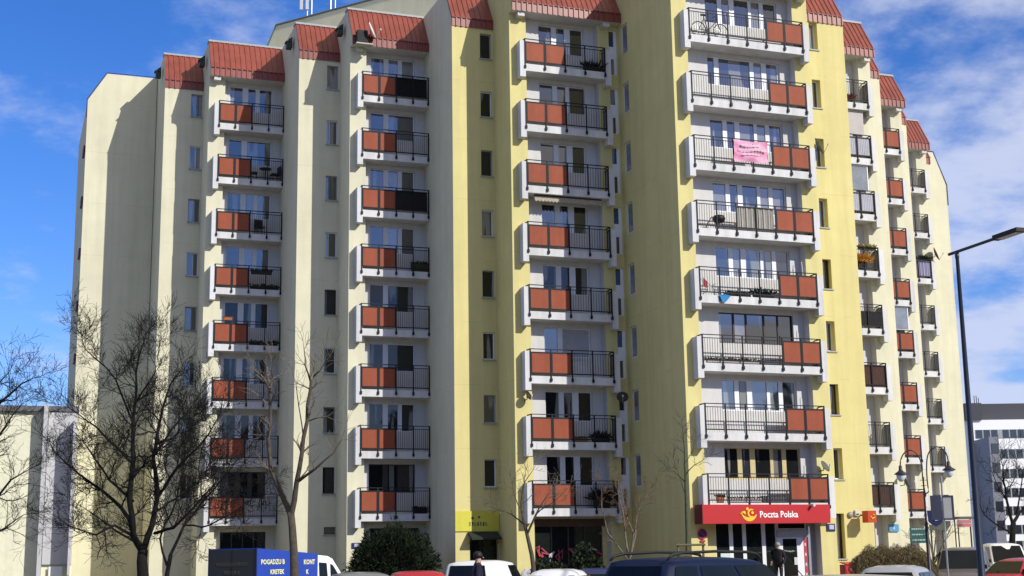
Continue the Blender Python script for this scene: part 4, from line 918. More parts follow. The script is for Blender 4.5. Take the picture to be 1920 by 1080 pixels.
flat_sign('notice_board', 'teal green notice board with white lines left of the lantern post', 'sign', 56, 1705, 990, 1742, 1018, mat('teal_board', (.03, .12, .10), rough=.5), legs=True, marks=3, mm=mat('pale_teal_print', (.45, .55, .55)))
flat_sign('grey_board', 'narrow dark grey board beside the teal notice board', 'sign', 56.4, 1743, 984, 1771, 994, mat('dark_grey_board', (.11, .12, .11)), legs=True)
flat_sign('pink_sign', 'faded pink sign at the foot of the right gable', 'sign', 70, 1794, 975, 1822, 988, mat('faded_pink_board', (.52, .19, .20)), legs=True, marks=1)
flat_sign('grey_canopy', 'flat grey canopy edge above the pink sign', 'canopy', 70.5, 1792, 969, 1826, 973, mat('grey_canopy_edge', (.12, .12, .13)), th=.8, legs=True)

# ------------------------------------------------------------------ things on the facade
def W(name, label, cat, s, t, z, group=None):
    return thing(name, label, cat, S2W(s, t, z), TH, group)
def red_sign():
    t = W('shop_sign', 'long red post office sign with white lettering and yellow horn emblem', 'sign', -6.02, .02, 2.9)
    q = MB(); q.box(0, 5.78, -.30, .32, 0, .74); bx = q.build('sign_box', mat('signal_red_sign', (.45, .018, .022), rough=.4, var=.02, spec=.4), t)
    q = MB(); q.box(-.03, 0 - .002, -.31, .33, -.01, .75); q.build('end_cap', mat('dark_red_cap', (.12, .01, .015), rough=.5), t)
    wl = mat('white_lettering', (.85, .85, .85), rough=.5); yl = mat('yellow_emblem', (.80, .52, .03), rough=.5)
    me = text_mesh('Poczta Polska', .355, .006, .006, sx=.80); me.materials.append(wl); xs = [v.co.x for v in me.vertices]; wd = max(xs) - min(xs)
    for v in me.vertices: v.co.x *= 1.74 / wd
    o = inst('lettering', me, bx, (2.52, -.308, .235)); o.rotation_euler = (math.pi / 2, 0, 0)
    def arc(c, r, a0, a1, w0, w1, n=16):
        q = MB(); L_ = [(c[0] + r * math.cos(R(a0 + (a1 - a0) * i / n)), c[1] + r * math.sin(R(a0 + (a1 - a0) * i / n)), w0 + (w1 - w0) * math.sin(math.pi * i / n)) for i in range(n + 1)]
        for (x0, z0, h0), (x1, z1, h1), i in zip(L_, L_[1:], range(n)):
            f0, f1 = R(a0 + (a1 - a0) * i / n), R(a0 + (a1 - a0) * (i + 1) / n)
            q.prism([(x0 - h0 * math.cos(f0), -.302, z0 - h0 * math.sin(f0)), (x0 + h0 * math.cos(f0), -.302, z0 + h0 * math.sin(f0)), (x1 + h1 * math.cos(f1), -.302, z1 + h1 * math.sin(f1)), (x1 - h1 * math.cos(f1), -.302, z1 - h1 * math.sin(f1))], (0, -.012, 0))
        return q
    arc((2.06, .52), .36, 205, 332, .012, .075).build('horn_emblem', yl, bx)
    arc((2.16, .40), .145, 60, 300, .02, .035).build('horn_emblem', yl, bx)
    for x, z, r in ((2.20, .42, .055), (1.98, .57, .06), (1.84, .44, .05)):
        q = MB(); q.lathe([(0, -.303), (r, -.303), (r, -.318), (0, -.318)], (x, 0, z), 14, axis='Y'); q.build('horn_emblem', yl, bx)
    q = MB(); q.tube([(1.66, -.31, .36), (1.76, -.31, .44), (1.88, -.31, .36)], [.03, .05, .03], 6); q.build('horn_emblem', yl, bx)
red_sign()
def wall_plate(name, label, cat, s, t, z, w_, h, m, m2=None, text=None):
    r = W(name, label, cat, s, t, z); q = MB(); q.box(0, w_, -.02, .0, 0, h); q.build('plate', m, r)
    if text: me = text_mesh(text, h * .62, .002, .004, 'CENTER'); me.materials.append(white); o = inst('numeral', me, r, (w_ / 2, -.023, h * .26)); o.rotation_euler = (math.pi / 2, 0, 0)
    elif m2: q = MB(); q.box(w_ * .3, w_ * .85, -.028, -.021, h * .25, h * .85); q.build('mark', m2, r)
    return r
wall_plate('house_number', 'blue house number plate on the cream wall right of the entrance', 'house number', 7.04, -6.12, 2.62, .52, .34, mat('light_blue_plate', (.10, .30, .52), rough=.4), text='4')
wall_plate('street_plate', 'dark blue plate with pale mark under the right end of the red sign', 'sign', .02, -.41, 2.58, .40, .30, mat('dark_blue_plate', (.02, .03, .09), rough=.4), mat('pale_lilac_mark', (.45, .48, .62)))
wall_plate('street_plate', 'small blue street plate on the cream pier behind the evergreen bush', 'sign', -17.05, -12.21, 2.2, .40, .25, mat('dark_blue_plate', (.02, .03, .09), rough=.4), mat('pale_lilac_mark', (.45, .48, .62)))
def nostop():
    r = W('no_stopping_sign', 'round red and dark traffic sign on the pier left of the shop windows', 'traffic sign', -5.70, -.40, 2.52)
    q = MB(); q.lathe([(0, -.02), (.21, -.02), (.21, 0), (0, 0)], (0, 0, 0), 20, axis='Y'); q.build('disc', mat('sign_red', (.45, .03, .05), rough=.4), r)
    q = MB(); q.lathe([(0, -.03), (.16, -.03), (.16, -.021), (0, -.021)], (0, 0, 0), 20, axis='Y'); q.build('disc_centre', mat('sign_dark_blue', (.03, .02, .10), rough=.4), r)
    q = MB(); M_ = Matrix.Rotation(R(45), 4, 'Y'); q.box(-.18, .18, -.037, -.031, -.02, .02, M=M_); q.build('cross_bar', mat('sign_red', (.45, .03, .05)), r)
    q = MB(); q.box(-.10, .10, -.02, 0, -.33, -.24); q.build('sub_plate', mat('sign_red', (.45, .03, .05)), r)
nostop()
def horn_box():
    r = W('projecting_sign', 'orange red projecting box sign with yellow horn on the yellow strip', 'sign', 2.95, -2.59, 2.95)
    q = MB(); q.box(.0, .42, -.85, -.42, 0, .5); q.build('sign_box', mat('orange_red_sign', (.50, .06, .02), rough=.4), r)
    q = MB(); q.box(.16, .2, -.42, -.0, .3, .36); q.build('bracket', black, r)
    q = MB(); q.tube([(.10, -.86, .28), (.2, -.86, .16), (.33, -.86, .22), (.34, -.86, .32), (.24, -.86, .34)], [.02, .03, .025, .02, .015], 6); q.build('horn_emblem', mat('yellow_emblem', (.80, .52, .03)), r)
    r = W('wall_lamp', 'round grey wall lamp left of the projecting horn sign', 'lamp', 2.62, -2.6, 3.3)
    q = MB(); q.lathe([(0, -.12), (.10, -.11), (.135, -.06), (.13, 0)], (0, 0, 0), 14, axis='Y'); q.build('lamp_bowl', mat('grey_lamp_bowl', (.30, .27, .25), rough=.4), r, smooth=True)
    r = W('alarm_box', 'small white alarm box between round lamp and horn sign', 'alarm', 2.92, -2.59, 3.26); q = MB(); q.box(-.08, .12, -.10, 0, 0, .24); q.build('box', white, r); q = MB(); q.box(-.04, .08, -.115, -.101, .04, .09); q.build('grille', black, r)
horn_box()
def mailbox():
    r = W('mailbox', 'red mailbox with white emblem left of the brown hedge', 'mailbox', -.38, 1.2, 0); rm = mat('mailbox_red', (.50, .03, .03), rough=.4)
    q = MB(); q.box(0, .50, -.2, .2, .72, 1.24); q.prism([(0, -.24, 1.24), (.5, -.24, 1.24), (.5, .2, 1.31), (0, .2, 1.31)], (0, 0, .03)); q.build('box', rm, r, fix=True)
    q = MB(); q.box(.2, .3, -.05, .05, 0, .72); q.build('leg', black, r)
    q = MB(); q.tube([(.14, -.21, 1.1), (.22, -.21, 1.02), (.36, -.21, 1.06)], [.03, .05, .03], 6); q.build('emblem', white, r)
mailbox()
def yellow_board():
    r = W('fascia_sign', 'bright yellow shop sign board wrapping the yellow strip above the dark door', 'sign', -13.52, -8.06, 2.84); ym = mat('vivid_yellow_board', (.62, .585, .07), rough=.5, var=.06, stain=.1)
    q = MB(); q.box(0, 2.0, -.02, .03, 0, .86); bd = q.build('board', ym, r)
    dk = mat('dark_blue_print', (.05, .06, .10)); rg = random.Random(3); q = MB(); x = .62
    for i in range(7):
        h = .17; q.box(x, x + .022, -.026, -.021, .22, .22 + h); q.box(x + .05, x + .07, -.026, -.021, .22, .22 + h * rg.choice((1, .6))); q.box(x + .02, x + .05, -.026, -.021, .22 + h * rg.choice((.0, .45, .85)), .22 + h * .12 + h * rg.choice((.1, .5, .88))); x += .125
    q.build('lettering', dk, bd)
    q = MB(); q.lathe([(0, -.03), (.06, -.03), (.06, -.021), (0, -.021)], (.78, 0, .56), 10, axis='Y'); q.lathe([(0, -.03), (.05, -.03), (.05, -.021), (0, -.021)], (1.08, 0, .60), 10, axis='Y'); q.build('print_dots', dk, bd)
    a = W('shop_awning', 'dark folded awning over the shop door under the yellow board', 'awning', -12.95, -8.05, 2.55)
    q = MB(); q.prism([(0, 0, .26), (0, -.55, .0), (0, -.55, -.08), (0, 0, .14)], (1.35, 0, 0)); q.build('awning_cloth', mat('dark_green_awning', (.02, .03, .022)), a, fix=True)
    q = MB(); q.tube([(.02, -.52, -.02), (.02, -.02, -.25)], .015, 5); q.tube([(1.33, -.52, -.02), (1.33, -.02, -.25)], .015, 5); q.build('awning_arm', black, a)
yellow_board()
def graffiti():
    r = W('graffiti_board', 'red and white graffiti band across the dark windows under the yellow balconies', 'graffiti', -10.45, -5.49 - .86 - .02, .55)
    gm = mat('graffiti_red', (.34, .05, .07), rough=.7, var=.4, scale=5); gw = mat('graffiti_white', (.5, .5, .55), rough=.7, var=.3, scale=5); rg = random.Random(9)
    q = MB(); q.box(-.1, 3.2, -.06, -.01, 2.42, 2.74); q.build('fascia_board', mat('brown_fascia', (.11, .06, .04), rough=.8, var=.3), r)
    for i in range(20):
        q = MB(); x = (i % 10) * .31; z = rg.choice((.15, 1.25, 1.1, .3)); pts = [(x + rg.uniform(-.1, .3), -.012, z + rg.uniform(-.15, .4)) for _ in range(5)]; q.tube(pts, [.03, .06, .05, .06, .03], 6); q.v = [(a, -.012 + (b + .012) * .1, c) for a, b, c in q.v]; q.build('stroke', gm if i % 4 else gw, r)
    r = W('graffiti_mark', 'pale graffiti scrawl on the yellow pier foot behind the leaning tree', 'graffiti', -11.45, -5.9, .3)
    for i in range(5): q = MB(); q.tube([(.05 + rg.uniform(0, .6), -.005, .1 + rg.uniform(0, .9)) for _ in range(5)], .05, 6); q.v = [(a, b * .1 - .006, c) for a, b, c in q.v]; q.build('stroke', gw, r)
graffiti()

# --- balcony contents: each lies on or hangs from its own balcony
FL = lambda k: ZR(k) - 1.17
def bicycle():
    r = W('bicycle', 'bicycle leaning behind the bars of the top balcony at the widest column', 'bicycle', -5.35, -.22, FL(0)); bm_ = mat('dark_bicycle_paint', (.03, .028, .035), rough=.35); ru = tyre
    for x in (.34, 1.40):
        q = MB(); n = 28; q.tube([(x + .335 * math.cos(2 * math.pi * i / n), 0, .345 + .335 * math.sin(2 * math.pi * i / n)) for i in range(n + 1)], .02, 6, cap=False)
        wl = q.build('wheel', ru, r)
        q = MB()
        for i in range(8): a = math.pi * i / 8; q.tube([(x - .32 * math.cos(a), 0, .345 - .32 * math.sin(a)), (x + .32 * math.cos(a), 0, .345 + .32 * math.sin(a))], .003, 3)
        q.build('spokes', rimm, wl)
    q = MB()
    for a, b in (((.34, .345), (.62, .86)), ((.34, .345), (.78, .32)), ((.78, .32), (.62, .86)), ((.66, .76), (1.18, .80)), ((.78, .32), (1.16, .72)), ((1.20, .88), (1.40, .345)), ((.62, .86), (.60, .98)), ((1.20, .88), (1.19, 1.02))): q.tube([(a[0], 0, a[1]), (b[0], 0, b[1])], .018, 6)
    q.build('frame', bm_, r); q = MB(); q.box(.47, .73, -.06, .06, .98, 1.03); q.build('saddle', black, r)
    q = MB(); q.tube([(1.12, -.24, 1.03), (1.20, -.1, 1.04), (1.20, .1, 1.04), (1.12, .24, 1.03)], .013, 6); q.build('handlebar', black, r)
    q = MB(); q.lathe([(0, -.03), (.09, -.03), (.09, -.02), (0, -.02)], (.78, 0, .32), 12, axis='Y'); q.build('chain_ring', black, r)
bicycle()
def banner():
    r = W('pink_banner', 'pink cloth banner with white print tied to the third wide balcony rail', 'banner', -3.75, .05, ZR(2) - .99)
    q = MB(); n, m_ = 14, 8; W_, H_ = 1.62, .92; rg = random.Random(2); idx = {}
    for j in range(m_ + 1):
        for i in range(n + 1):
            u, v = i / n, j / m_; y = -.02 - .05 * math.sin(u * 9 + v * 4) * (.4 + v * (1 - v) * 2) - .03 * math.sin(v * 13 - u * 5); z = H_ * (1 - v) - .03 * math.sin(u * math.pi) * (1 - v); q.v.append((u * W_, y, z))
    for j in range(m_):
        for i in range(n): a = j * (n + 1) + i; q.f.append((a, a + 1, a + n + 2, a + n + 1)); q.m.append(0)
    q.build('cloth', mat('pink_banner_cloth', (.70, .26, .42), rough=.8, var=.12, scale=2.5, tint=(.74, .42, .56)), r, smooth=True)
    q = MB()
    for j, (z, l0, l1) in enumerate(((.66, .3, 1.2), (.47, .2, 1.4), (.28, .4, 1.1))):
        x = l0
        while x < l1: w_ = rg.uniform(.06, .16); q.box(x, x + w_, -.115, -.11, z, z + .055); x += w_ + .04
    q.build('print', white, r)
    q = MB(); q.tube([(0, -.02, H_), (-.04, -.0, H_ + .08)], .008, 4); q.tube([(W_, -.02, H_), (W_ + .04, 0, H_ + .08)], .008, 4); q.build('ties', black, r)
banner()
def chair(name, label, s, t, z, rz, m, group=None):
    r = W(name, label, 'chair', s, t, z, group); r.rotation_euler = (0, 0, TH + rz)
    q = MB(); q.box(-.22, .22, -.22, .22, .42, .46); q.build('seat', m, r)
    q = MB(); q.box(-.22, .22, .19, .23, .47, .88); q.build('backrest', m, r)
    for x in (-.19, .19):
        for y in (-.19, .19): q = MB(); q.tube([(x, y, 0), (x, y, .42)], .017, 5); q.build('leg', m, r)
def table(name, label, s, t, z, m, h=.72, w_=.3):
    r = W(name, label, 'table', s, t, z); q = MB(); q.lathe([(0, h - .03), (w_, h - .03), (w_, h), (0, h)], (0, 0, 0), 16); q.build('table_top', m, r)
    q = MB(); q.tube([(0, 0, 0), (0, 0, h - .03)], .03, 6); q.build('leg', m, r); q = MB(); q.lathe([(.2, 0), (.2, .02), (.04, .05)], (0, 0, 0), 12); q.build('foot', m, r)
dk = mat('dark_garden_metal', (.02, .02, .022), rough=.5)
chair('garden_chair', 'dark chair left of the round table on the second leftmost balcony', -20.75, -18.6, FL(1), R(80), dk, None)
table('garden_table', 'dark round table between two chairs on the second leftmost balcony', -20.12, -18.6, FL(1), dk)
chair('garden_chair', 'dark chair right of the round table on the second leftmost balcony', -19.62, -18.6, FL(1), R(-80), dk, None)
chair('garden_chair', 'dark chair low behind the bars of the third leftmost balcony', -20.35, -18.6, FL(2), R(10), dk)
def planter(name, label, s, t, z, w_, m, pm_, seed, hang=False, h=.16, fol=.28, n=160, d=.18):
    r = W(name, label, 'planter', s, t, z); q = MB(); q.prism([(0, -d / 2 + .02, 0), (w_, -d / 2 + .02, 0), (w_, d / 2 - .02, 0), (0, d / 2 - .02, 0)], (0, 0, .001)); q = MB()
    b = [(.02, -d / 2 + .03, 0), (w_ - .02, -d / 2 + .03, 0), (w_ - .02, d / 2 - .03, 0), (.02, d / 2 - .03, 0)]; tp_ = [(0, -d / 2, h), (w_, -d / 2, h), (w_, d / 2, h), (0, d / 2, h)]
    q.poly(b); q.poly(tp_)
    for i in range(4): j = (i + 1) % 4; q.poly([b[i], b[j], tp_[j], tp_[i]])
    q.build('box', m, r); rg = random.Random(seed); q = MB()
    for _ in range(n):
        p = Vector((rg.uniform(0, w_), rg.uniform(-d / 2, d / 2), h)); g = Vector((rg.gauss(0, .6), rg.gauss(0, .6), rg.uniform(.1, 1))).normalized(); s_ = g.cross(Vector((rg.gauss(0, 1), rg.gauss(0, 1), .2))).normalized(); l = rg.uniform(.4, 1) * fol; p += g * l * .3
        q.poly([p - s_ * .02, p + g * l * .4 + s_ * .035, p + g * l, p + g * l * .4 - s_ * .035])
    q.build('foliage', pm_, r)
potm = mat('dark_planter', (.03, .025, .02), rough=.7); terr = mat('terracotta_pot', (.40, .13, .05), rough=.8); dry = mat('dry_plants', (.10, .07, .03), rough=.9, var=.4); drk = mat('dark_dry_plants', (.022, .025, .016), rough=.9, var=.4)
orange = mat('orange_flowers', (.55, .14, .02), rough=.8, var=.4, tint=(.65, .35, .05))
planter('flower_box', 'two-part dark flower box hung on the fourth leftmost balcony rail', -20.85, -18.0, ZR(3) - .45, 1.05, potm, drk, 1, fol=.12)
planter('flower_box', 'long dark trough on the floor of the fourth leftmost balcony', -20.8, -18.4, FL(3), 1.4, potm, dry, 2, fol=.2)
planter('flower_box', 'orange clay box standing on the fifth leftmost balcony rail', -22.1, -18.15, ZR(4) + .01, .42, terr, dry, 3, fol=.05, h=.14)
planter('flower_box', 'dark trough along the fifth leftmost balcony floor', -20.8, -18.4, FL(4), 1.4, potm, drk, 4, fol=.16)
planter('flower_box', 'brown trough with dry plants at right of the fourth balcony, second column', -14.35, -11.95, FL(3), .78, mat('olive_trough', (.05, .045, .02), rough=.8), drk, 5, h=.38, fol=.16, d=.3)
planter('flower_box', 'black rounded bin bag planter on the lowest balcony of the second column', -14.25, -12.0, FL(7), .62, black, drk, 6, h=.22, fol=.14, d=.35)
planter('flower_box', 'dark trough with plants on the top balcony of the yellow column', -7.95, -5.75, FL(0), .8, potm, drk, 7, h=.24, fol=.38, d=.3)
planter('flower_box', 'ochre trough low behind bars on the seventh yellow balcony', -8.95, -5.75, FL(6), .7, mat('ochre_trough', (.20, .13, .04)), dry, 8, h=.2, fol=.08)
planter('flower_box', 'dark leafy pot by the corner of the seventh yellow balcony', -8.0, -5.75, FL(6), .75, potm, drk, 9, h=.2, fol=.34, d=.3)
planter('flower_box', 'tall black plant pot on the lowest yellow balcony', -8.0, -5.75, FL(7), .7, potm, drk, 10, h=.35, fol=.6, d=.3, n=260)
planter('flower_box', 'row of black pots on the fifth wide balcony floor', -4.35, -.2, FL(4), 1.2, black, drk, 11, h=.16, fol=.12)
planter('flower_box', 'black pots with spiky plant at right on the fifth wide balcony floor', -3.0, -.2, FL(4), .95, black, drk, 12, h=.16, fol=.32)
planter('flower_box', 'row of small pale pots on the sixth wide balcony floor', -5.3, -.2, FL(5), 2.4, mat('pale_pots', (.45, .44, .43)), dry, 13, h=.14, fol=.16, n=260)
planter('flower_box', 'dark trough left of red panels on the sixth wide balcony', -2.95, -.2, FL(5), 1.0, mat('grey_trough', (.10, .10, .11)), drk, 14, h=.2, fol=.04)
planter('flower_box', 'orange pot with dry plants on the lowest wide balcony', -5.1, -.2, FL(7), .3, terr, dry, 15, h=.24, fol=.12)
planter('flower_box', 'row of white pots on the lowest wide balcony floor', -4.6, -.2, FL(7), 1.5, mat('pale_pots', (.45, .44, .43)), dry, 16, h=.18, fol=.1)
planter('flower_box', 'dark grey trough left of red panels on the lowest wide balcony', -3.05, -.2, FL(7), 1.05, mat('grey_trough', (.10, .10, .11)), drk, 17, h=.26, fol=.03)
planter('flower_box', 'mass of orange flowers on the fourth balcony right of the yellow strip', 6.05, -5.9, FL(3) + .1, .5, potm, orange, 18, h=.3, fol=.5, n=300, d=.3)
planter('flower_box', 'flower box with yellow blooms on the fourth balcony rail right of yellow strip', 6.15, -5.85, ZR(3) - .14, .95, potm, mat('mixed_blooms', (.30, .10, .04), var=.6, tint=(.5, .42, .08)), 19, h=.12, fol=.2, n=200)
planter('flower_box', 'reddish plants on the top balcony right of the yellow strip', 6.0, -5.95, FL(0), .4, potm, mat('reddish_plants', (.25, .05, .03), var=.5), 20, h=.2, fol=.34, n=160)
planter('flower_box', 'dark plants on the third balcony rail of the farthest column', 19.1, -18.65, ZR(2) - .12, .85, potm, leafg, 21, h=.12, fol=.32, n=200)
def cover(name, label, s0, s1, t, k, m, z0=-1.04, z1=-.12, cat='screen', folds=0):
    r = W(name, label, cat, s0, t, ZR(k)); q = MB(); n = max(6, int((s1 - s0) * 14)); rg = random.Random(int(s0 * 10 + k))
    for i in range(n):
        a, b = (s1 - s0) * i / n, (s1 - s0) * (i + 1) / n; ya, yb = (.02 * math.sin(i * 1.7) * folds, .02 * math.sin((i + 1) * 1.7) * folds)
        q.poly([(a, ya, z0), (b, yb, z0), (b, yb, z1), (a, ya, z1)]); q.poly([(a, ya + .012, z0), (a, ya + .012, z1), (b, yb + .012, z1), (b, yb + .012, z0)])
    q.build('sheet', m, r)
    q = MB(); q.tube([(0, -.01, z1), (s1 - s0, -.01, z1)], .008, 4); q.build('hem', m, r)
    return r
cover('balcony_screen', 'black mesh screen on the top balcony of the second column', -15.08, -13.6, -11.8 - .035, 0, mat('black_mesh', (.010, .012, .010), rough=.9, var=.5, scale=6))
cover('balcony_screen', 'dark brown reed screen on the third balcony of the second column', -15.08, -13.6, -11.8 - .035, 2, mat('dark_reed', (.028, .022, .018), rough=.9, var=.4, scale=20))
cover('balcony_screen', 'pale beige cloth screen on the fourth wide balcony behind bars', -3.7, -1.95, -.035, 3, mat('beige_cloth', (.42, .39, .34), rough=.9, var=.1), folds=1)
cover('balcony_screen', 'white board screen on the second balcony right of the yellow strip', 4.0, 7.1, -5.74 - .035, 1, mat('white_screen', (.62, .62, .70), rough=.7))
cover('balcony_screen', 'white board screen on the third balcony right of the yellow strip', 4.0, 7.1, -5.74 - .035, 2, mat('white_screen', (.62, .62, .70), rough=.7))
cover('balcony_screen', 'dark cloth cover on the fifth balcony right of the yellow strip', 4.0, 7.1, -5.74 - .035, 4, mat('dark_cloth', (.03, .028, .03), rough=.9), z1=-.35)
cover('balcony_screen', 'brown reed mat on the sixth balcony right of the yellow strip', 4.0, 7.15, -5.74 - .035, 5, mat('brown_reed', (.12, .06, .045), rough=.9, var=.35, scale=18), z0=-1.3)
cover('balcony_screen', 'brown slat screen on the lowest balcony right of the yellow strip', 4.0, 6.95, -5.74 - .035, 7, mat('brown_slats', (.10, .055, .04), rough=.8, var=.3, scale=14))
cover('balcony_screen', 'lilac cloth on the third balcony of the farthest column', 18.9, 19.85, -18.55 - .035, 2, mat('lilac_cloth', (.35, .33, .5), rough=.9), folds=1)
cover('balcony_screen', 'white clutter screen on the sixth yellow balcony', -9.0, -8.1, -5.49 - .3, 5, mat('pale_board', (.55, .56, .58), rough=.8), z0=-1.15, z1=-.4)
cover('roller_awning', 'grey pink roller screen drawn down over the second balcony right of yellow', 4.0, 6.95, -5.74 - .2, 1, mat('grey_pink_screen', (.47, .43, .42), rough=.8), z0=.05, z1=1.28)
def glazed(label, key, k, x0, x1, t, pm_):
    r = W('balcony_glazing', label, 'glazing', x0, t, ZR(k)); q = MB(); n = 3; w_ = (x1 - x0) / n
    q.box(0, x1 - x0, -.02, .02, .0, .05); q.box(0, x1 - x0, -.02, .02, 1.24, 1.29)
    for i in range(n + 1): q.box(max(0, i * w_ - .025), i * w_ + .025, -.02, .02, .05, 1.24)
    f = q.build('frame', frame_w, r)
    for i in range(n): p = MB(); p.box(i * w_ + .03, (i + 1) * w_ - .03, -.006, .006, .06, 1.23); p.build('pane', pm_, f)
gz = glass('glass_grey_glazing', (.22, .24, .27), ior=1.6)
glazed('white framed glazing above the third balcony right of the yellow strip', 'R', 2, 4.0, 6.95, -5.74 - .15, gz)
glazed('white framed glazing on the sixth balcony of the red panel column', 'S', 4, 9.9, 13.3, -11.99 - .15, gz)
def dish(label, s, t, z, rd, az, el, m, arm=.35, cat='satellite dish', name='satellite_dish'):
    r = W(name, label, cat, s, t, z); Mx = Matrix.Rotation(R(az), 4, 'Z') @ Matrix.Rotation(R(90 - el), 4, 'X')
    q = MB(); q.lathe([(0, .0), (rd * .5, .02), (rd, .085), (rd, .095), (rd * .5, .032), (0, .012)], (0, 0, 0), 18); q.v = [tuple(Mx @ Vector(v)) for v in q.v]; q.build('reflector', m, r, smooth=True)
    f = Mx @ Vector((0, -rd * .3, rd * 1.1)); b = Mx @ Vector((0, -rd, .07)); q = MB(); q.tube([b, f], .012, 5); q.build('feed_arm', rimm, r)
    q = MB(); q.lathe([(.035, -.04), (.04, .04), (0, .05)], f, 8); q.build('receiver', white, r)
    q = MB(); q.tube([Mx @ Vector((0, 0, -.02)), Vector((0, .0, -.12)), Vector((0, arm, -.14))], .02, 5); q.build('mount', iron, r)
wd_ = mat('white_dish', (.72, .72, .72), rough=.5); gd = mat('grey_dish', (.10, .105, .10), rough=.6)
dish('white satellite dish before the roof corner above the second column', -16.5, -11.35, 26.35, .42, 62, 20, wd_)
dish('grey satellite dish at the third narrow window of the yellow strip', 1.85, -2.25, ZR(2) + .75, .42, 55, 25, gd)
dish('grey satellite dish on the third balcony of the farthest column', 20.3, -18.6, ZR(2) + .35, .42, 55, 20, gd)
dish('grey satellite dish hanging below the lantern beside the brown screen', 7.9, -5.9, ZR(7) + .0, .40, 60, 20, gd)
dish('dark satellite dish on the yellow pier by the seventh balcony', -6.75, -5.3, ZR(6) + .75, .26, -20, 25, mat('black_dish', (.03, .03, .028), rough=.6))
dish('small dark dish with shadow left of the seventh yellow balcony', -11.05, -5.6, ZR(6) + .75, .2, 40, 20, mat('black_dish', (.03, .03, .028), rough=.6))
dish('tall grey dish on the lowest wide balcony right corner', -.15, -.1, ZR(7) + .28, .26, 30, 30, gd)
def acbox():
    r = W('air_conditioner', 'dark boxed air conditioner unit under the roof corner of the second column', 'air conditioner', -17.15, -11.62, 25.72)
    q = MB(); q.box(0, .5, -.3, .1, 0, .62); q.build('casing', mat('dark_grille_box', (.025, .022, .022), rough=.7), r)
    q = MB()
    for i in range(6): q.box(.04, .46, -.315, -.301, .06 + i * .09, .10 + i * .09)
    q.build('grille', black, r); q = MB(); q.box(-.05, .75, -.32, .12, -.07, -.005); q.build('shelf', mat('pale_shelf', (.42, .42, .36)), r)
acbox()
def pole_item(name, label, cat, s, t, z, h, r_, m, lean=0):
    r = W(name, label, cat, s, t, z); q = MB(); q.tube([(0, 0, 0), (lean, 0, h)], r_, 6); q.build('pole', m, r); q = MB(); q.lathe([(r_ * 1.8, -.02), (r_ * 1.8, .03), (r_, .05)], (0, 0, 0), 8); q.build('foot', m, r); return r
for k, lb in ((4, 'white upright pole behind the red panels of the fifth wide balcony'), (5, 'white upright pole behind the red panels of the sixth wide balcony'), (6, 'white upright pole behind the red panels of the seventh wide balcony'), (7, 'white upright pole behind the red panels of the lowest wide balcony')):
    pole_item('white_pole', lb, 'pole', -.95, -.3, FL(k), 1.52, .03, white)
pole_item('leaning_board', 'thin pale board leaning in the right corner of the fifth wide balcony', 'board', -.3, -.5, FL(4), 1.75, .02, white, -.12)
def lamp_can(label, s, t, z):
    r = W('security_camera', label, 'camera', s, t, z); q = MB(); q.lathe([(0, -.3), (.06, -.3), (.06, 0), (.03, .02)], (0, 0, 0), 10, axis='Y'); q.build('housing', white, r); q = MB(); q.tube([(0, 0, 0), (0, .12, .02)], .018, 5); q.build('bracket', white, r)
lamp_can('white camera above the red sign on the lowest wide balcony slab', -1.1, .25, ZR(7) - 1.28)
def dog():   # the black object with a hose on the fourth wide balcony reads as a barbecue grill
    r = W('barbecue_grill', 'black barbecue grill with bent pipe on the fourth wide balcony', 'grill', -4.45, -.2, FL(3)); q = MB(); q.lathe([(0, .30), (.2, .32), (.26, .42), (.27, .5), (.22, .6), (0, .66)], (0, 0, 0), 14); q.build('bowl', black, r, smooth=True)
    for a in (0, 2.1, 4.2): q = MB(); q.tube([(.12 * math.cos(a), .12 * math.sin(a), .34), (.25 * math.cos(a), .2 * math.sin(a), 0)], .015, 5); q.build('leg', black, r)
    q = MB(); q.tube([(-.1, 0, .55), (-.35, 0, .52), (-.55, 0, .2), (-.62, 0, .03)], .02, 6); q.build('pipe', black, r)
dog()
def awning5():
    r = W('fabric_awning', 'rolled cream awning with scalloped fringe under the third yellow balcony', 'awning', -10.5, -5.75, ZR(3) + 1.10); q = MB(); q.tube([(0, 0, .16), (3.2, 0, .16)], .055, 8); q.build('roll', mat('brown_awning_case', (.06, .04, .03)), r)
    q = MB(); n = 20
    for i in range(n): a, b = 3.2 * i / n, 3.2 * (i + 1) / n; q.poly([(a, -.05, .12), (b, -.05, .12), (b, -.06, -.05), ((a + b) / 2, -.06, -.13), (a, -.06, -.05)])
    q.build('fringe', mat('cream_awning_cloth', (.42, .36, .28), rough=.9, var=.25, scale=8), r)
awning5()
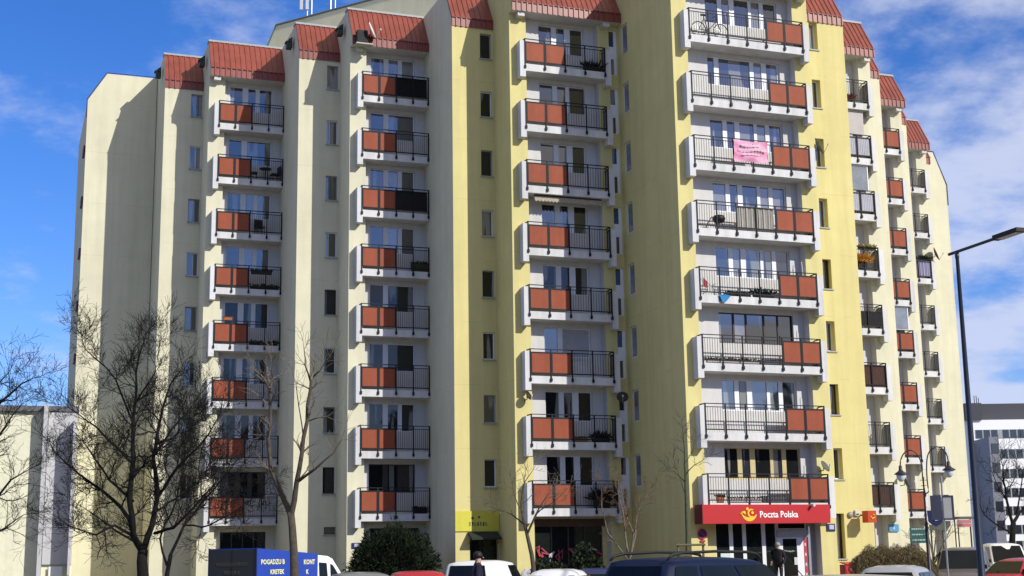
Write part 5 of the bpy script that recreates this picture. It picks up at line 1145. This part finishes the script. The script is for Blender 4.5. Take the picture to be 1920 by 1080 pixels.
def laundry():
    r = W('drying_rack', 'folding rack with pale laundry on the fifth wide balcony left end', 'drying rack', -5.3, -.35, FL(4)); q = MB()
    for y in (-.1, .1): q.tube([(0, y, .75), (.75, y, .1)], .012, 4); q.tube([(.1, y, .1), (.6, y, .55)], .012, 4)
    q.build('frame', rimm, r); q = MB(); q.poly([(.02, -.12, .75), (.2, -.12, .6), (.18, -.12, .3), (.0, -.12, .42)]); q.build('red_cloth', mat('red_cloth', (.4, .05, .06)), r)
    q = MB(); q.poly([(.25, -.12, .5), (.6, -.12, .22), (.55, -.12, .02), (.22, -.12, .2)]); q.build('white_cloth', white, r)
    r = W('blue_cloth', 'blue cloth hanging through the bars of the fifth wide balcony', 'cloth', -4.72, .06, FL(4) - .28); q = MB(); q.poly([(0, 0, .3), (.3, .0, .32), (.5, -.02, .25), (.25, -.03, -.02), (.1, -.03, 0)]); q.build('cloth', mat('bright_blue_cloth', (.03, .22, .50), var=.3), r); q = MB(); q.tube([(0, 0, .3), (.5, 0, .27)], .012, 5); q.build('hem', mat('bright_blue_cloth', (.03, .22, .50)), r)
laundry()
# roof aerials
def mast(label, px, D, y0, y1, panels=True):
    a = at(px, y0, D); b = at(px, y1, D); r = thing('antenna_mast', label, 'antenna', (b.x, D, b.z)); h = a.z - b.z; gm = mat('galvanised_steel', (.36, .37, .38)); q = MB()
    q.tube([(0, 0, -1.2), (0, 0, h)], .05, 6); q.tube([(.32, 0, -1.2), (.32, 0, h)], .04, 6); q.build('mast_pole', gm, r)
    q = MB()
    for z in (h * .3, h * .65): q.tube([(-.35, 0, z), (.35, 0, z)], .03, 5)
    q.build('cross_bar', gm, r)
    if panels:
        for x in (-.42, .0): q = MB(); q.box(x - .1, x + .1, -.14, -.02, h * .25, h * 1.1); q.build('panel_antenna', white, r)
mast('white panel antennas on a steel mast on the roof left of the rooftop block', 576, 95, -14, 30)
mast('thin double mast on the roof behind the second column', 620, 93, -20, 20, False)

# ------------------------------------------------------------------ people
def person(name, label, px, D, z0, Ht, rz, jacket, trousers, hair, walk=.0, hat=None):
    p = gp(px, D); t = thing(name, label, 'person', (p.x, p.y, z0), rz); k = Ht / 1.75
    J = {'pel': (0, 0, .95), 'che': (0, .0, 1.22), 'sho': (0, 0, 1.42), 'nek': (0, -.01, 1.50), 'hed': (0, -.03, 1.63),
         'lh': (.10, 0, .90), 'lk': (.11, -.03 - walk * .5, .50), 'lf': (.11, .0 - walk, .09), 'lt': (.12, -.14 - walk, .03), 'rh': (-.10, 0, .90), 'rk': (-.11, -.03 + walk * .3, .50), 'rf': (-.11, .02 + walk, .10), 'rt': (-.12, -.12 + walk, .03),
         'ls': (.20, 0, 1.40), 'le': (.27, .03 + walk * .3, 1.13), 'lw': (.25, -.14 + walk * .2, .92), 'rs': (-.20, 0, 1.40), 're': (-.27, .04, 1.13), 'rw': (-.20, -.20, 1.02)}
    def skin(nm, chain, rad, m):
        vs_ = list(dict.fromkeys([x for e in chain for x in e])); me = bpy.data.meshes.new(nm); me.from_pydata([tuple(c * k for c in J[v]) for v in vs_], [(vs_.index(a), vs_.index(b)) for a, b in chain], [])
        o = bpy.data.objects.new(nm, me); COL.objects.link(o); o.modifiers.new('s', 'SKIN'); sv = me.skin_vertices[0].data
        for i, v in enumerate(vs_): sv[i].radius = (rad[v] * k, rad[v] * k * (.75 if v in ('che', 'sho', 'pel') else 1)); sv[i].use_root = (i == 0)
        u = o.modifiers.new('u', 'SUBSURF'); u.levels = 2; dg = bpy.context.evaluated_depsgraph_get(); me2 = bpy.data.meshes.new_from_object(o.evaluated_get(dg)); bpy.data.objects.remove(o)
        me2.materials.clear(); me2.materials.append(m); o2 = inst(nm, me2, t)
        for pl in me2.polygons: pl.use_smooth = True
        return o2
    rad = dict(pel=.17, che=.185, sho=.15, nek=.06, hed=.10, lh=.10, lk=.065, lf=.045, lt=.04, rh=.10, rk=.065, rf=.045, rt=.04, ls=.075, le=.058, lw=.048, rs=.075, re=.058, rw=.048)
    skn = mat('skin', (.42, .26, .19), rough=.6)
    bd = skin('body', [('pel', 'che'), ('che', 'sho'), ('sho', 'nek'), ('nek', 'hed'), ('pel', 'lh'), ('lh', 'lk'), ('lk', 'lf'), ('lf', 'lt'), ('pel', 'rh'), ('rh', 'rk'), ('rk', 'rf'), ('rf', 'rt'), ('sho', 'ls'), ('ls', 'le'), ('le', 'lw'), ('sho', 'rs'), ('rs', 're'), ('re', 'rw')], rad, jacket)
    me = bd.data; me.materials.append(trousers); me.materials.append(skn)
    for pl in me.polygons:
        c = pl.center / k; pl.material_index = 2 if c.z > 1.50 and abs(c.x) < .14 else (1 if c.z < .82 and abs(c.x) < .22 else 0)
    q = MB(); q.lathe([(.0, 1.765), (.07, 1.75), (.105, 1.70), (.112, 1.65), (.10, 1.61)], (0, .0, 0), 12); q.v = [(x * k, (y - .012) * k, z * k) for x, y, z in q.v]; q.build('hair' if not hat else 'hat', hat or hair, t, smooth=True)
    for sx in (-1, 1):
        q = MB(); q.lathe([(0, -.018), (.012, -.01), (.014, 0), (0, .018)], (sx * .038 * k, -.128 * k, 1.645 * k), 6); q.build('eye', black, t)
        hand = J['lw'] if sx > 0 else J['rw']; q = MB(); c = Vector(hand) * k; q.tube([c, c + Vector((0, -.02, -.07)) * k], [.036, .032], 7); h0 = c + Vector((0, -.02, -.07)) * k
        for f in range(4): q.tube([h0 + Vector(((f - 1.5) * .016, 0, 0)), h0 + Vector(((f - 1.5) * .018, -.02, -.045 - .008 * (f in (1, 2)))), h0 + Vector(((f - 1.5) * .017, -.045, -.07))], [.009, .008, .006], 5)
        q.tube([c + Vector((-sx * .03, -.01, -.03)), c + Vector((-sx * .045, -.035, -.07))], [.01, .007], 5); q.build('hand', skn, t)
    q = MB(); q.tube([(0, -.125 * k, 1.625 * k), (0, -.15 * k, 1.60 * k)], [.008, .015], 6); q.build('nose', skn, t)
    return t
jk = mat('black_jacket', (.015, .013, .018), rough=.8); nv = mat('navy_coat', (.016, .014, .034), rough=.85); jn = mat('dark_trousers', (.02, .022, .03), rough=.9)
person('person', 'person in a dark jacket standing at the post office door', 1459, 56.6, .35, 1.80, R(-35), jk, jn, mat('grey_hair', (.30, .28, .26)))
person('person', 'person in a navy coat and dark hat walking before the small white van', 895, 36.0, .006, 1.90, R(100), nv, jn, black, walk=.22, hat=black)

# ------------------------------------------------------------------ bookkeeping
GR = {'car': 'cars parked before the block', 'planter': 'flower boxes and pots on the balconies', 'satellite dish': 'satellite dishes on the facade', 'screen': 'screens and cloths behind balcony bars', 'tree': 'bare trees before the buildings',
      'chair': 'dark garden chairs on the left balconies', 'pole': 'white poles on the wide balconies', 'van': 'white vans parked before the block', 'glazing': 'glazed balconies of the right wing', 'antenna': 'antennas on the roof', 'shrub': 'shrubs at the foot of the block', 'graffiti': 'graffiti under the yellow column'}
for o in bpy.data.objects:
    if o.parent is None and o.get('category') in GR: o['group'] = GR[o['category']]
    if o.parent is not None and o.name.split('.')[0] in ('twigs', 'foliage', 'print', 'lettering', 'spokes', 'grille', 'sticker_marks', 'print_dots'): 
        if o.name.split('.')[0] != 'lettering': o['kind'] = 'stuff'
